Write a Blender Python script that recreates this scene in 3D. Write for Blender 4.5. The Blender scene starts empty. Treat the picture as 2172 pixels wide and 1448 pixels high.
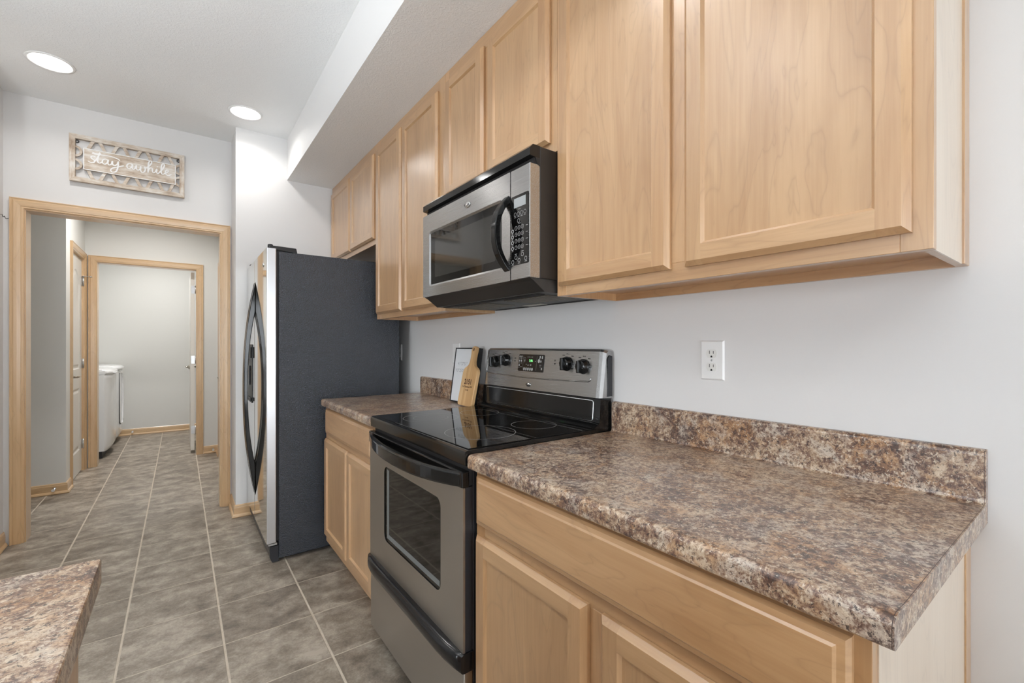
import bpy, bmesh, math, random
from mathutils import Vector, Matrix
random.seed(7)
PI = math.pi
SC = bpy.context.scene
COL = SC.collection

# ------------------------------------------------------------------ camera, world, exposure
CAMZ = 1.219
cd = bpy.data.cameras.new('camera')
cam = bpy.data.objects.new('camera', cd)
COL.objects.link(cam)
cam.location = (0, 0, CAMZ)
cam.rotation_euler = (PI / 2, 0, -math.radians(36.58))
cd.sensor_width = 36.0
cd.lens = 949.2 * 36 / 2172
cd.shift_y = 7.0 / 2172
cd.clip_start = 0.02
SC.camera = cam
SC.view_settings.view_transform = 'Standard'
SC.view_settings.look = 'None'
SC.view_settings.gamma = 1.0
SC.view_settings.use_curve_mapping = False
SC.view_settings.exposure = 0.15
SC.cycles.use_denoising = True
SC.cycles.max_bounces = 12
SC.cycles.diffuse_bounces = 6
SC.cycles.glossy_bounces = 5
SC.cycles.sample_clamp_indirect = 8.0
SC.cycles.blur_glossy = 0.1

w = bpy.data.worlds.new('daylight')
SC.world = w
w.use_nodes = True
bg = w.node_tree.nodes['Background']
bg.inputs[0].default_value = (0.88, 0.94, 1.0, 1)
bg.inputs[1].default_value = 7.0
CAN_W = 2.6          # watts of each recessed can
CAN_COL = (1.0, 0.975, 0.95)
HALL_W = 14.5
LAUNDRY_W = 19.0
FILL_UPLIGHT_W = 56.0

# ------------------------------------------------------------------ main measures (metres)
XW = 1.25      # cabinet wall
YF = 4.015     # far kitchen wall
YJ = 3.709     # jog wall beside the fridge
XJ = 0.317
ZC = 2.76      # ceiling
ZS = 2.455     # soffit underside
XS = 0.647     # soffit face
FF = 0.972     # upper face frame
DF = 0.953     # upper door face
UB = 1.374     # upper cabinet bottoms
R1, R2 = 1.068, 1.826   # range sides
YH = 6.08      # hall end wall
YL = 7.92      # laundry back wall

# ------------------------------------------------------------------ material helpers
def newmat(name):
    m = bpy.data.materials.new(name)
    m.use_nodes = True
    nt = m.node_tree
    return m, nt, nt.nodes['Principled BSDF']

def N(nt, kind, **kw):
    n = nt.nodes.new(kind)
    for k, v in kw.items():
        if k == 'ins':
            for i, val in v.items():
                n.inputs[i].default_value = val
        else:
            setattr(n, k, v)
    return n

def L(nt, a, b):
    nt.links.new(a, b)

def plain(name, col, rough=0.5, metal=0.0, coat=0.0, emit=None, estr=0.0, spec=None):
    m, nt, b = newmat(name)
    b.inputs['Base Color'].default_value = (*col, 1)
    b.inputs['Roughness'].default_value = rough
    b.inputs['Metallic'].default_value = metal
    b.inputs['Coat Weight'].default_value = coat
    b.inputs['Coat Roughness'].default_value = 0.08
    if spec is not None:
        b.inputs['Specular IOR Level'].default_value = spec
    if emit:
        b.inputs['Emission Color'].default_value = (*emit, 1)
        b.inputs['Emission Strength'].default_value = estr
    return m

def ramp(nt, stops, interp='LINEAR'):
    r = nt.nodes.new('ShaderNodeValToRGB')
    cr = r.color_ramp
    cr.interpolation = interp
    while len(cr.elements) < len(stops):
        cr.elements.new(0.5)
    for e, (p, c) in zip(cr.elements, stops):
        e.position = p
        e.color = (*c, 1)
    return r

def bump(nt, b, height, strength=0.2, dist=0.001):
    n = N(nt, 'ShaderNodeBump', ins={'Strength': strength, 'Distance': dist})
    L(nt, height, n.inputs['Height'])
    L(nt, n.outputs[0], b.inputs['Normal'])
    return n

def mixc(nt, fac, a, b, mode='MIX'):
    n = nt.nodes.new('ShaderNodeMix')
    n.data_type = 'RGBA'
    n.blend_type = mode
    for sock, v in ((n.inputs[0], fac), (n.inputs[6], a), (n.inputs[7], b)):
        if hasattr(v, 'links'):
            L(nt, v, sock)
        elif isinstance(v, (int, float)):
            sock.default_value = v
        else:
            sock.default_value = (*v, 1)
    return n.outputs[2]

def math_(nt, op, a, b=None, c=None):
    n = nt.nodes.new('ShaderNodeMath')
    n.operation = op
    for i, v in enumerate((a, b, c)):
        if v is None:
            continue
        if hasattr(v, 'links'):
            L(nt, v, n.inputs[i])
        else:
            n.inputs[i].default_value = v
    return n.outputs[0]

def wood(name, axis, light=(0.580, 0.362, 0.182), dark=(0.425, 0.232, 0.100), rough=0.38, coat=1.0):
    """maple boards; grain runs along the given axis; every loose board gets its own cut"""
    m, nt, b = newmat(name)
    tc = N(nt, 'ShaderNodeTexCoord')
    geo = N(nt, 'ShaderNodeNewGeometry')
    off = N(nt, 'ShaderNodeVectorMath', operation='SCALE', ins={0: (13.1, 7.7, 9.3)})
    L(nt, geo.outputs['Random Per Island'], off.inputs['Scale'])
    add = N(nt, 'ShaderNodeVectorMath', operation='ADD')
    L(nt, tc.outputs['Object'], add.inputs[0])
    L(nt, off.outputs[0], add.inputs[1])
    def mapped(al, ac):
        s = [ac, ac, ac]
        s['xyz'.index(axis)] = al
        mp = N(nt, 'ShaderNodeMapping', ins={'Scale': s})
        L(nt, add.outputs[0], mp.inputs[0])
        return mp.outputs[0]
    fine = N(nt, 'ShaderNodeTexNoise', ins={'Scale': 1.0, 'Detail': 5.0, 'Roughness': 0.65, 'Distortion': 0.3})
    L(nt, mapped(3.0, 90.0), fine.inputs['Vector'])
    broad = N(nt, 'ShaderNodeTexNoise', ins={'Scale': 1.0, 'Detail': 3.0, 'Roughness': 0.5, 'Distortion': 1.2})
    L(nt, mapped(1.3, 7.0), broad.inputs['Vector'])
    # cathedral lines: contour lines of a slow noise
    cont = math_(nt, 'FRACT', math_(nt, 'MULTIPLY', broad.outputs[0], 8.0))
    line = math_(nt, 'POWER', math_(nt, 'SUBTRACT', 1.0, math_(nt, 'ABSOLUTE', math_(nt, 'SUBTRACT', math_(nt, 'MULTIPLY', cont, 2.0), 1.0))), 9.0)
    t = math_(nt, 'ADD', math_(nt, 'MULTIPLY', fine.outputs[0], 0.36), math_(nt, 'MULTIPLY', broad.outputs[0], 0.64))
    rp = ramp(nt, [(0.33, dark), (0.62, light)])
    L(nt, t, rp.inputs[0])
    c = mixc(nt, math_(nt, 'MULTIPLY', line, 0.26), rp.outputs[0], tuple(v * 0.62 for v in dark))
    # board to board tone
    rt = ramp(nt, [(0.0, (1.0, 0.94, 0.90)), (0.5, (1.0, 1.0, 1.0)), (1.0, (0.88, 0.86, 0.84))])
    L(nt, geo.outputs['Random Per Island'], rt.inputs[0])
    c = mixc(nt, 0.8, c, rt.outputs[0], 'MULTIPLY')
    # small mineral flecks
    fl = N(nt, 'ShaderNodeTexNoise', ins={'Scale': 1.0, 'Detail': 2.0})
    L(nt, mapped(16.0, 120.0), fl.inputs['Vector'])
    fr = ramp(nt, [(0.72, (0, 0, 0)), (0.80, (1, 1, 1))])
    L(nt, fl.outputs[0], fr.inputs[0])
    c = mixc(nt, math_(nt, 'MULTIPLY', fr.outputs[0], 0.35), c, tuple(v * 0.5 for v in dark))
    L(nt, c, b.inputs['Base Color'])
    b.inputs['Roughness'].default_value = rough
    b.inputs['Coat Weight'].default_value = coat
    b.inputs['Coat Roughness'].default_value = 0.30
    b.inputs['Coat IOR'].default_value = 1.62
    bump(nt, b, fine.outputs[0], 0.06, 0.001)
    return m

WZ, WY, WX = wood('maple_grain_up', 'z'), wood('maple_grain_along_wall', 'y'), wood('maple_grain_across', 'x')
WOOD = [WZ, WY, WX]
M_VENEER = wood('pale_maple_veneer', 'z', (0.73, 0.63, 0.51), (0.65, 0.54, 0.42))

def paint(name, col, scale=220.0, strength=0.12, dist=0.0006, rough=0.6):
    m, nt, b = newmat(name)
    b.inputs['Base Color'].default_value = (*col, 1)
    b.inputs['Roughness'].default_value = rough
    tc = N(nt, 'ShaderNodeTexCoord')
    n = N(nt, 'ShaderNodeTexNoise', ins={'Scale': scale, 'Detail': 3.0})
    L(nt, tc.outputs['Object'], n.inputs['Vector'])
    bump(nt, b, n.outputs[0], strength, dist)
    return m

M_WALL = paint('wall_paint', (0.70, 0.693, 0.685))
M_WALLH = paint('hall_paint', (0.69, 0.69, 0.665))

def ceiling_mat():
    m, nt, b = newmat('knockdown_ceiling')
    b.inputs['Base Color'].default_value = (0.86, 0.87, 0.87, 1)
    b.inputs['Roughness'].default_value = 0.8
    tc = N(nt, 'ShaderNodeTexCoord')
    n = N(nt, 'ShaderNodeTexNoise', ins={'Scale': 60.0, 'Detail': 4.0, 'Roughness': 0.6, 'Distortion': 1.5})
    L(nt, tc.outputs['Object'], n.inputs['Vector'])
    r = ramp(nt, [(0.45, (0, 0, 0)), (0.58, (1, 1, 1))])
    L(nt, n.outputs[0], r.inputs[0])
    bump(nt, b, r.outputs[0], 0.35, 0.002)
    return m
M_CEIL = ceiling_mat()

TX0, TY0, TP = 0.481, 2.160, 0.3362
def tile_mat():
    m, nt, b = newmat('floor_tile')
    tc = N(nt, 'ShaderNodeTexCoord')
    sp = N(nt, 'ShaderNodeSeparateXYZ')
    L(nt, tc.outputs['Object'], sp.inputs[0])
    wob = N(nt, 'ShaderNodeTexNoise', ins={'Scale': 22.0, 'Detail': 5.0, 'Roughness': 0.7})
    L(nt, tc.outputs['Object'], wob.inputs['Vector'])
    def axis(o, origin):
        u = math_(nt, 'DIVIDE', math_(nt, 'SUBTRACT', o, origin), TP)
        f = math_(nt, 'FRACT', math_(nt, 'ADD', u, 40.5))       # 0.5 on the joint
        d = math_(nt, 'ABSOLUTE', math_(nt, 'SUBTRACT', f, 0.5))
        cell = math_(nt, 'FLOOR', math_(nt, 'ADD', u, 40.0))
        return d, cell
    dx, cx = axis(sp.outputs[0], TX0)
    dy, cy = axis(sp.outputs[1], TY0)
    d = math_(nt, 'MINIMUM', dx, math_(nt, 'MULTIPLY', dy, 1.9))
    d = math_(nt, 'ADD', d, math_(nt, 'MULTIPLY', math_(nt, 'SUBTRACT', wob.outputs[0], 0.5), 0.012))
    g = ramp(nt, [(0.0105, (1, 1, 1)), (0.0140, (0, 0, 0))])
    L(nt, d, g.inputs[0])
    cell = N(nt, 'ShaderNodeCombineXYZ')
    L(nt, cx, cell.inputs[0]); L(nt, cy, cell.inputs[1])
    wn = N(nt, 'ShaderNodeTexWhiteNoise', noise_dimensions='3D')
    L(nt, cell.outputs[0], wn.inputs['Vector'])
    sc = N(nt, 'ShaderNodeVectorMath', operation='MULTIPLY', ins={1: (5.0, 5.0, 5.0)})
    L(nt, wn.outputs['Color'], sc.inputs[0])
    add = N(nt, 'ShaderNodeVectorMath', operation='ADD')
    L(nt, tc.outputs['Object'], add.inputs[0]); L(nt, sc.outputs[0], add.inputs[1])
    mp = N(nt, 'ShaderNodeMapping', ins={'Scale': (1.0, 1.15, 1.0)})
    L(nt, add.outputs[0], mp.inputs[0])
    cloud = N(nt, 'ShaderNodeTexNoise', ins={'Scale': 9.0, 'Detail': 9.0, 'Roughness': 0.68, 'Distortion': 0.15})
    L(nt, mp.outputs[0], cloud.inputs['Vector'])
    grit = N(nt, 'ShaderNodeTexNoise', ins={'Scale': 130.0, 'Detail': 4.0, 'Roughness': 0.7})
    L(nt, mp.outputs[0], grit.inputs['Vector'])
    t = math_(nt, 'ADD', math_(nt, 'MULTIPLY', cloud.outputs[0], 0.76), math_(nt, 'MULTIPLY', grit.outputs[0], 0.24))
    t = math_(nt, 'ADD', t, math_(nt, 'MULTIPLY', math_(nt, 'SUBTRACT', wn.outputs['Value'], 0.5), 0.06))
    rp = ramp(nt, [(0.36, (0.120, 0.096, 0.074)), (0.50, (0.245, 0.208, 0.166)), (0.64, (0.430, 0.380, 0.315))])
    L(nt, t, rp.inputs[0])
    gn = ramp(nt, [(0.3, (0.44, 0.38, 0.30)), (0.7, (0.62, 0.55, 0.46))])
    L(nt, wob.outputs[0], gn.inputs[0])
    c = mixc(nt, g.outputs[0], rp.outputs[0], gn.outputs[0])
    L(nt, c, b.inputs['Base Color'])
    ro = math_(nt, 'ADD', 0.42, math_(nt, 'MULTIPLY', g.outputs[0], 0.4))
    L(nt, ro, b.inputs['Roughness'])
    h = math_(nt, 'SUBTRACT', math_(nt, 'MULTIPLY', t, 0.6), math_(nt, 'MULTIPLY', g.outputs[0], 0.8))
    bump(nt, b, h, 0.5, 0.003)
    return m
M_TILE = tile_mat()

def laminate_mat(name='stone_laminate', gain=1.0):
    m, nt, b = newmat(name)
    tc = N(nt, 'ShaderNodeTexCoord')
    co = tc.outputs['Object']
    def noise(s, d=6.0, r=0.65, dist=0.4, off=0.0):
        mp = N(nt, 'ShaderNodeMapping', ins={'Location': (off, off * 1.7, off * 0.6)})
        L(nt, co, mp.inputs[0])
        n = N(nt, 'ShaderNodeTexNoise', ins={'Scale': s, 'Detail': d, 'Roughness': r, 'Distortion': dist})
        L(nt, mp.outputs[0], n.inputs['Vector'])
        return n.outputs[0]
    def mask(n_, lo, hi):
        r = ramp(nt, [(lo, (0, 0, 0)), (hi, (1, 1, 1))])
        L(nt, n_, r.inputs[0])
        return r.outputs[0]
    fine = noise(230, 3, 0.7, 0.2, 8.0)
    big, mid = noise(10, 4, 0.6, 0.9), noise(70, 6, 0.8, 0.5, 3.1)
    t = math_(nt, 'ADD', math_(nt, 'MULTIPLY', big, 0.34), math_(nt, 'MULTIPLY', mid, 0.66))
    rp = ramp(nt, [(0.42, (0.075, 0.042, 0.032)), (0.48, (0.20, 0.115, 0.078)), (0.52, (0.36, 0.245, 0.160)), (0.58, (0.56, 0.44, 0.32))])
    L(nt, t, rp.inputs[0])
    c = rp.outputs[0]
    # ochre drifts, grey-cream islands, then fine black, brown and cream specks
    c = mixc(nt, math_(nt, 'MULTIPLY', math_(nt, 'MULTIPLY', mask(noise(16, 4, 0.6, 0.8, 21.0), 0.50, 0.62), mask(mid, 0.40, 0.56)), 0.50), c, (0.46, 0.225, 0.075))
    c = mixc(nt, math_(nt, 'MULTIPLY', math_(nt, 'MULTIPLY', mask(noise(13, 4, 0.6, 0.8, 71.0), 0.52, 0.62), mask(mid, 0.42, 0.54)), 0.45), c, (0.52, 0.49, 0.45))
    c = mixc(nt, math_(nt, 'MULTIPLY', mask(noise(150, 4, 0.75, 0.4, 40.0), 0.555, 0.61), 0.9), c, (0.035, 0.024, 0.024))
    c = mixc(nt, math_(nt, 'MULTIPLY', mask(noise(120, 4, 0.75, 0.4, 90.0), 0.565, 0.62), 0.75), c, (0.15, 0.075, 0.050))
    c = mixc(nt, math_(nt, 'MULTIPLY', mask(noise(140, 4, 0.75, 0.3, 60.0), 0.57, 0.63), 0.75), c, (0.70, 0.60, 0.47))
    L(nt, c, b.inputs['Base Color'])
    b.inputs['Roughness'].default_value = 0.34
    b.inputs['Coat Weight'].default_value = 0.6
    b.inputs['Coat Roughness'].default_value = 0.25
    bump(nt, b, fine, 0.05, 0.0006)
    return m
M_LAM = laminate_mat()
M_SEAM = plain('laminate_seam', (0.05, 0.03, 0.025), 0.5)

BRUSHED = set()
def steel(name, col=(0.60, 0.60, 0.595), rough=0.30, axis='y', amt=0.03, aniso=0.75):
    m, nt, b = newmat(name)
    b.inputs['Base Color'].default_value = (*col, 1)
    b.inputs['Metallic'].default_value = 1.0
    tc = N(nt, 'ShaderNodeTexCoord')
    s = [700.0, 700.0, 700.0]
    s['xyz'.index(axis)] = 6.0
    mp = N(nt, 'ShaderNodeMapping', ins={'Scale': s})
    L(nt, tc.outputs['Object'], mp.inputs[0])
    n = N(nt, 'ShaderNodeTexNoise', ins={'Scale': 1.0, 'Detail': 3.0})
    L(nt, mp.outputs[0], n.inputs['Vector'])
    L(nt, math_(nt, 'ADD', rough - amt / 2, math_(nt, 'MULTIPLY', n.outputs[0], amt)), b.inputs['Roughness'])
    if aniso:
        b.inputs['Anisotropic'].default_value = aniso
        b.inputs['Anisotropic Rotation'].default_value = 0.25 if axis == 'y' else 0.0
        tg = N(nt, 'ShaderNodeTangent', direction_type='UV_MAP')
        tg.uv_map = 'brush'
        L(nt, tg.outputs[0], b.inputs['Tangent'])
        BRUSHED.add(name)
    return m
M_STEEL = steel('brushed_steel', (0.47, 0.47, 0.468), 0.27)
M_STEELD = steel('oven_door_steel', (0.47, 0.45, 0.42), 0.36)
M_FRDOOR = steel('satin_fridge_steel', (0.68, 0.67, 0.64), 0.05, 'z', 0.02, 0.0)
M_FREDGE = steel('fridge_door_edge', (0.66, 0.66, 0.67), 0.30, 'z', 0.06, 0.0)
M_CHROME = plain('chrome', (0.85, 0.85, 0.84), 0.12, 1.0)
M_NICKEL = plain('satin_nickel', (0.45, 0.42, 0.37), 0.3, 1.0)
M_HINGE = plain('hinge_steel', (0.62, 0.63, 0.64), 0.3, 1.0)
M_BLACK = plain('gloss_black', (0.006, 0.006, 0.006), 0.09, 0.0, 0.0)
M_BLACKM = plain('satin_black', (0.013, 0.013, 0.014), 0.42)
M_GLASS = plain('black_glass', (0.004, 0.004, 0.004), 0.03, 0.0, 0.0, spec=0.5)
M_DARK = plain('dark_recess', (0.012, 0.010, 0.010), 0.7)
M_BODY = plain('dark_grey_enamel', (0.022, 0.023, 0.027), 0.35)
M_GREY = plain('grey_print', (0.42, 0.42, 0.42), 0.5)
M_PRINT = plain('dark_print', (0.03, 0.03, 0.03), 0.5)
M_RING = plain('burner_print', (0.36, 0.36, 0.36), 0.35)
M_LCD = plain('lcd', (0.36, 0.38, 0.39), 0.25)
M_WHITE = plain('white_plastic', (0.80, 0.80, 0.79), 0.3)
M_WDOOR = plain('white_door_paint', (0.74, 0.73, 0.69), 0.38)
M_ENAMEL = plain('white_enamel', (0.80, 0.81, 0.82), 0.16, coat=0.3)
M_SLOT = plain('outlet_slot', (0.01, 0.01, 0.01), 0.6)
M_GREEN = plain('clock_digits', (0.02, 0.2, 0.04), 0.5, emit=(0.25, 1.0, 0.30), estr=1.6)
M_LAMP = plain('lamp_lens', (1, 1, 1), 0.4, emit=(1.0, 0.98, 0.96), estr=9.0)
M_GRAYPL = plain('grey_gasket', (0.09, 0.09, 0.09), 0.5)

def pebbled_black():
    m, nt, b = newmat('pebbled_black_enamel')
    b.inputs['Base Color'].default_value = (0.014, 0.020, 0.032, 1)
    b.inputs['Roughness'].default_value = 0.16
    b.inputs['Specular IOR Level'].default_value = 0.95
    tc = N(nt, 'ShaderNodeTexCoord')
    n = N(nt, 'ShaderNodeTexNoise', ins={'Scale': 215.0, 'Detail': 2.0, 'Roughness': 0.5, 'Distortion': 0.7})
    L(nt, tc.outputs['Object'], n.inputs['Vector'])
    bump(nt, b, n.outputs[0], 1.0, 0.0045)
    return m
M_PEB = pebbled_black()

def washed_wood(name, axis):
    m, nt, b = newmat(name)
    tc = N(nt, 'ShaderNodeTexCoord')
    s = [60.0, 60.0, 60.0]; s['xyz'.index(axis)] = 9.0
    mp = N(nt, 'ShaderNodeMapping', ins={'Scale': s})
    L(nt, tc.outputs['Object'], mp.inputs[0])
    n = N(nt, 'ShaderNodeTexNoise', ins={'Scale': 1.0, 'Detail': 6.0, 'Roughness': 0.7})
    L(nt, mp.outputs[0], n.inputs['Vector'])
    n2 = N(nt, 'ShaderNodeTexNoise', ins={'Scale': 14.0, 'Detail': 3.0})
    L(nt, tc.outputs['Object'], n2.inputs['Vector'])
    t = math_(nt, 'ADD', math_(nt, 'MULTIPLY', n.outputs[0], 0.6), math_(nt, 'MULTIPLY', n2.outputs[0], 0.4))
    rp = ramp(nt, [(0.36, (0.34, 0.25, 0.18)), (0.48, (0.56, 0.47, 0.38)), (0.62, (0.74, 0.71, 0.66))])
    L(nt, t, rp.inputs[0])
    L(nt, rp.outputs[0], b.inputs['Base Color'])
    b.inputs['Roughness'].default_value = 0.75
    return m
M_WASHX, M_WASHZ = washed_wood('whitewashed_wood', 'x'), washed_wood('whitewashed_wood_upright', 'z')

def bamboo():
    m, nt, b = newmat('bamboo_strips')
    tc = N(nt, 'ShaderNodeTexCoord')
    sp = N(nt, 'ShaderNodeSeparateXYZ')
    L(nt, tc.outputs['Object'], sp.inputs[0])
    cell = math_(nt, 'FLOOR', math_(nt, 'MULTIPLY', sp.outputs[1], 55.0))
    wn = N(nt, 'ShaderNodeTexWhiteNoise', noise_dimensions='1D')
    L(nt, cell, wn.inputs['W'])
    rp = ramp(nt, [(0.0, (0.44, 0.245, 0.095)), (0.5, (0.58, 0.36, 0.165)), (1.0, (0.68, 0.47, 0.25))])
    mp = N(nt, 'ShaderNodeMapping', ins={'Scale': (80, 120, 8)})
    L(nt, tc.outputs['Object'], mp.inputs[0])
    n = N(nt, 'ShaderNodeTexNoise', ins={'Scale': 1.0, 'Detail': 3.0})
    L(nt, mp.outputs[0], n.inputs['Vector'])
    L(nt, math_(nt, 'ADD', math_(nt, 'MULTIPLY', wn.outputs[0], 0.6), math_(nt, 'MULTIPLY', n.outputs[0], 0.4)), rp.inputs[0])
    L(nt, rp.outputs[0], b.inputs['Base Color'])
    b.inputs['Roughness'].default_value = 0.45
    return m
M_BAMBOO = bamboo()
M_BURN = plain('burnt_lettering', (0.10, 0.045, 0.02), 0.7)

# ------------------------------------------------------------------ mesh builder
class MB:
    def __init__(self):
        self.bm = bmesh.new()
    def _new(self, pts):
        return [self.bm.verts.new(p) for p in pts]
    def face(self, pts, m=0):
        f = self.bm.faces.new(self._new(pts))
        f.material_index = m
        return f
    def hexa(self, p, m=0, bev=0.0, seg=1):
        """p: 8 corners, bottom ring then top ring"""
        v = self._new(p)
        fs = [(0, 3, 2, 1), (4, 5, 6, 7), (0, 1, 5, 4), (1, 2, 6, 5), (2, 3, 7, 6), (3, 0, 4, 7)]
        faces = [self.bm.faces.new([v[i] for i in f]) for f in fs]
        for f in faces:
            f.material_index = m
        if bev > 0:
            edges = list({e for f in faces for e in f.edges})
            r = bmesh.ops.bevel(self.bm, geom=edges, offset=bev, segments=seg, affect='EDGES', profile=0.5)
            for f in r['faces']:
                f.material_index = m
        return self
    def box(self, x0, x1, y0, y1, z0, z1, m=0, bev=0.0, seg=1):
        return self.hexa([(x0, y0, z0), (x1, y0, z0), (x1, y1, z0), (x0, y1, z0),
                          (x0, y0, z1), (x1, y0, z1), (x1, y1, z1), (x0, y1, z1)], m, bev, seg)
    def prism(self, pts, axis, a, b, m=0, caps=True, capm=None):
        """2-D outline swept along an axis. axis y: pts are (x,z); x: (y,z); z: (x,y)"""
        def P(p, t):
            return {'y': (p[0], t, p[1]), 'x': (t, p[0], p[1]), 'z': (p[0], p[1], t)}[axis]
        A = self._new([P(p, a) for p in pts])
        B = self._new([P(p, b) for p in pts])
        n = len(pts)
        fs = []
        for i in range(n):
            j = (i + 1) % n
            fs.append(self.bm.faces.new([A[i], A[j], B[j], B[i]]))
        for f in fs:
            f.material_index = m
        if caps:
            f1 = self.bm.faces.new(A[::-1]); f2 = self.bm.faces.new(B)
            f1.material_index = f2.material_index = m if capm is None else capm
        return self
    def tube(self, path, r, m=0, seg=10, flat=1.0, caps=True, up=(0, 0, 1)):
        """round (or flattened) tube along a path; r may be a list"""
        pts = [Vector(p) for p in path]
        n = len(pts)
        rings = []
        for i, p in enumerate(pts):
            t = (pts[min(i + 1, n - 1)] - pts[max(i - 1, 0)]).normalized()
            u = Vector(up)
            if abs(t.dot(u)) > 0.97:
                u = Vector((1, 0, 0))
            s = t.cross(u).normalized()
            q = s.cross(t).normalized()
            rr = r[i] if isinstance(r, (list, tuple)) else r
            rings.append(self._new([p + s * (rr * math.cos(a)) + q * (rr * flat * math.sin(a))
                                    for a in (2 * PI * k / seg for k in range(seg))]))
        for A, B in zip(rings, rings[1:]):
            for k in range(seg):
                f = self.bm.faces.new([A[k], A[(k + 1) % seg], B[(k + 1) % seg], B[k]])
                f.material_index = m
                f.smooth = True
        if caps:
            for R_ in (rings[0][::-1], rings[-1]):
                f = self.bm.faces.new(R_)
                f.material_index = m
        return self
    def ribbon(self, path, wdt, y0, y1, m=0):
        """flat strip (width wdt in the x-z plane, thickness y0..y1) along points (x,z)"""
        n = len(path)
        Lp, Rp = [], []
        for i, p in enumerate(path):
            a = Vector(path[max(i - 1, 0)]); b = Vector(path[min(i + 1, n - 1)])
            t = (b - a).normalized()
            nn = Vector((-t[1], t[0])) * (wdt / 2 if not isinstance(wdt, (list, tuple)) else wdt[i] / 2)
            Lp.append((p[0] + nn[0], p[1] + nn[1])); Rp.append((p[0] - nn[0], p[1] - nn[1]))
        rings = []
        for l, r in zip(Lp, Rp):
            rings.append(self._new([(l[0], y0, l[1]), (r[0], y0, r[1]), (r[0], y1, r[1]), (l[0], y1, l[1])]))
        for A, B in zip(rings, rings[1:]):
            for k in range(4):
                f = self.bm.faces.new([A[k], A[(k + 1) % 4], B[(k + 1) % 4], B[k]])
                f.material_index = m
        self.bm.faces.new(rings[0][::-1]).material_index = m
        self.bm.faces.new(rings[-1]).material_index = m
        return self
    def lathe(self, prof, c, axis='z', m=0, seg=32, sx=1.0, sy=1.0):
        """prof: list of (radius, height) from c along the axis"""
        def P(r, h, a):
            u, v = r * math.cos(a) * sx, r * math.sin(a) * sy
            if axis == 'z': return (c[0] + u, c[1] + v, c[2] + h)
            if axis == 'x': return (c[0] + h, c[1] + u, c[2] + v)
            return (c[0] + u, c[1] + h, c[2] + v)
        rings = [self._new([P(r, h, 2 * PI * k / seg) for k in range(seg)]) for r, h in prof]
        for A, B in zip(rings, rings[1:]):
            for k in range(seg):
                f = self.bm.faces.new([A[k], A[(k + 1) % seg], B[(k + 1) % seg], B[k]])
                f.material_index = m
                f.smooth = True
        if prof[0][0] > 1e-5:
            self.bm.faces.new(rings[0][::-1]).material_index = m
        if prof[-1][0] > 1e-5:
            self.bm.faces.new(rings[-1]).material_index = m
        return self
    def ring(self, c, r, wd, m=0, axis='z', seg=64, a0=0.0, a1=2 * PI, ry=None):
        """thin flat ring printed on a surface"""
        ry = ry or r
        full = abs(a1 - a0 - 2 * PI) < 1e-6
        n = seg if full else seg + 1
        def P(rr, rry, a):
            u, v = rr * math.cos(a), rry * math.sin(a)
            return {'z': (c[0] + u, c[1] + v, c[2]), 'x': (c[0], c[1] + u, c[2] + v)}[axis]
        an = [a0 + (a1 - a0) * k / seg for k in range(n)]
        A = self._new([P(r - wd / 2, ry - wd / 2, a) for a in an])
        B = self._new([P(r + wd / 2, ry + wd / 2, a) for a in an])
        for k in range(n if full else n - 1):
            j = (k + 1) % n
            self.bm.faces.new([A[k], A[j], B[j], B[k]]).material_index = m
        return self
    def add_mesh(self, me, mat, m=0):
        b2 = bmesh.new(); b2.from_mesh(me)
        bmesh.ops.transform(b2, matrix=mat, verts=b2.verts)
        vm = {}
        for v in b2.verts: vm[v] = self.bm.verts.new(v.co)
        for f in b2.faces:
            try:
                self.bm.faces.new([vm[v] for v in f.verts]).material_index = m
            except ValueError:
                pass
        b2.free()
        return self

def build(name, mb, mats, parent=None, smooth=False, bevel=None, label=None):
    """ONE mesh object; vertices are given in world metres, stored relative to the thing's base"""
    me = bpy.data.meshes.new(name)
    org = Vector((0, 0, 0))
    p = parent
    if p is not None:
        while p.parent is not None:
            p = p.parent
        org = p.location.copy()
    bmesh.ops.recalc_face_normals(mb.bm, faces=mb.bm.faces)
    if org.length > 0:
        bmesh.ops.translate(mb.bm, vec=-org, verts=mb.bm.verts)
    if smooth:
        for f in mb.bm.faces:
            f.smooth = True
    if any(m.name in BRUSHED for m in (mats if isinstance(mats, (list, tuple)) else [mats])):
        uv = mb.bm.loops.layers.uv.new('brush')
        for f in mb.bm.faces:
            for lp in f.loops:
                c = lp.vert.co
                lp[uv].uv = (c.y + c.x * 0.37, c.z + c.x * 0.11)
    mb.bm.to_mesh(me)
    mb.bm.free()
    for m in (mats if isinstance(mats, (list, tuple)) else [mats]):
        me.materials.append(m)
    o = bpy.data.objects.new(name, me)
    COL.objects.link(o)
    if parent is not None:
        o.parent = parent
    if bevel:
        md = o.modifiers.new('edge', 'BEVEL')
        md.width = bevel; md.segments = 3; md.limit_method = 'ANGLE'; md.angle_limit = math.radians(40)
        md.harden_normals = False
    if label:
        o['label'] = label
    return o

def tag(o, label=None, cat=None, group=None, kind=None):
    if label: o['label'] = label
    if cat: o['category'] = cat
    if group: o['group'] = group
    if kind: o['kind'] = kind
    return o

def thing(name, label, cat, loc=(0, 0, 0), group=None):
    o = bpy.data.objects.new(name, None)
    COL.objects.link(o)
    o.empty_display_size = 0.05
    o.location = loc
    return tag(o, label, cat, group)

def copy_tree(o, loc=None, parent=None):
    c = o.copy()
    COL.objects.link(c)
    if parent is not None: c.parent = parent
    if loc is not None: c.location = loc
    for ch in [q for q in bpy.data.objects if q.parent is o]:
        copy_tree(ch, None, c)
    return c

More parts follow.
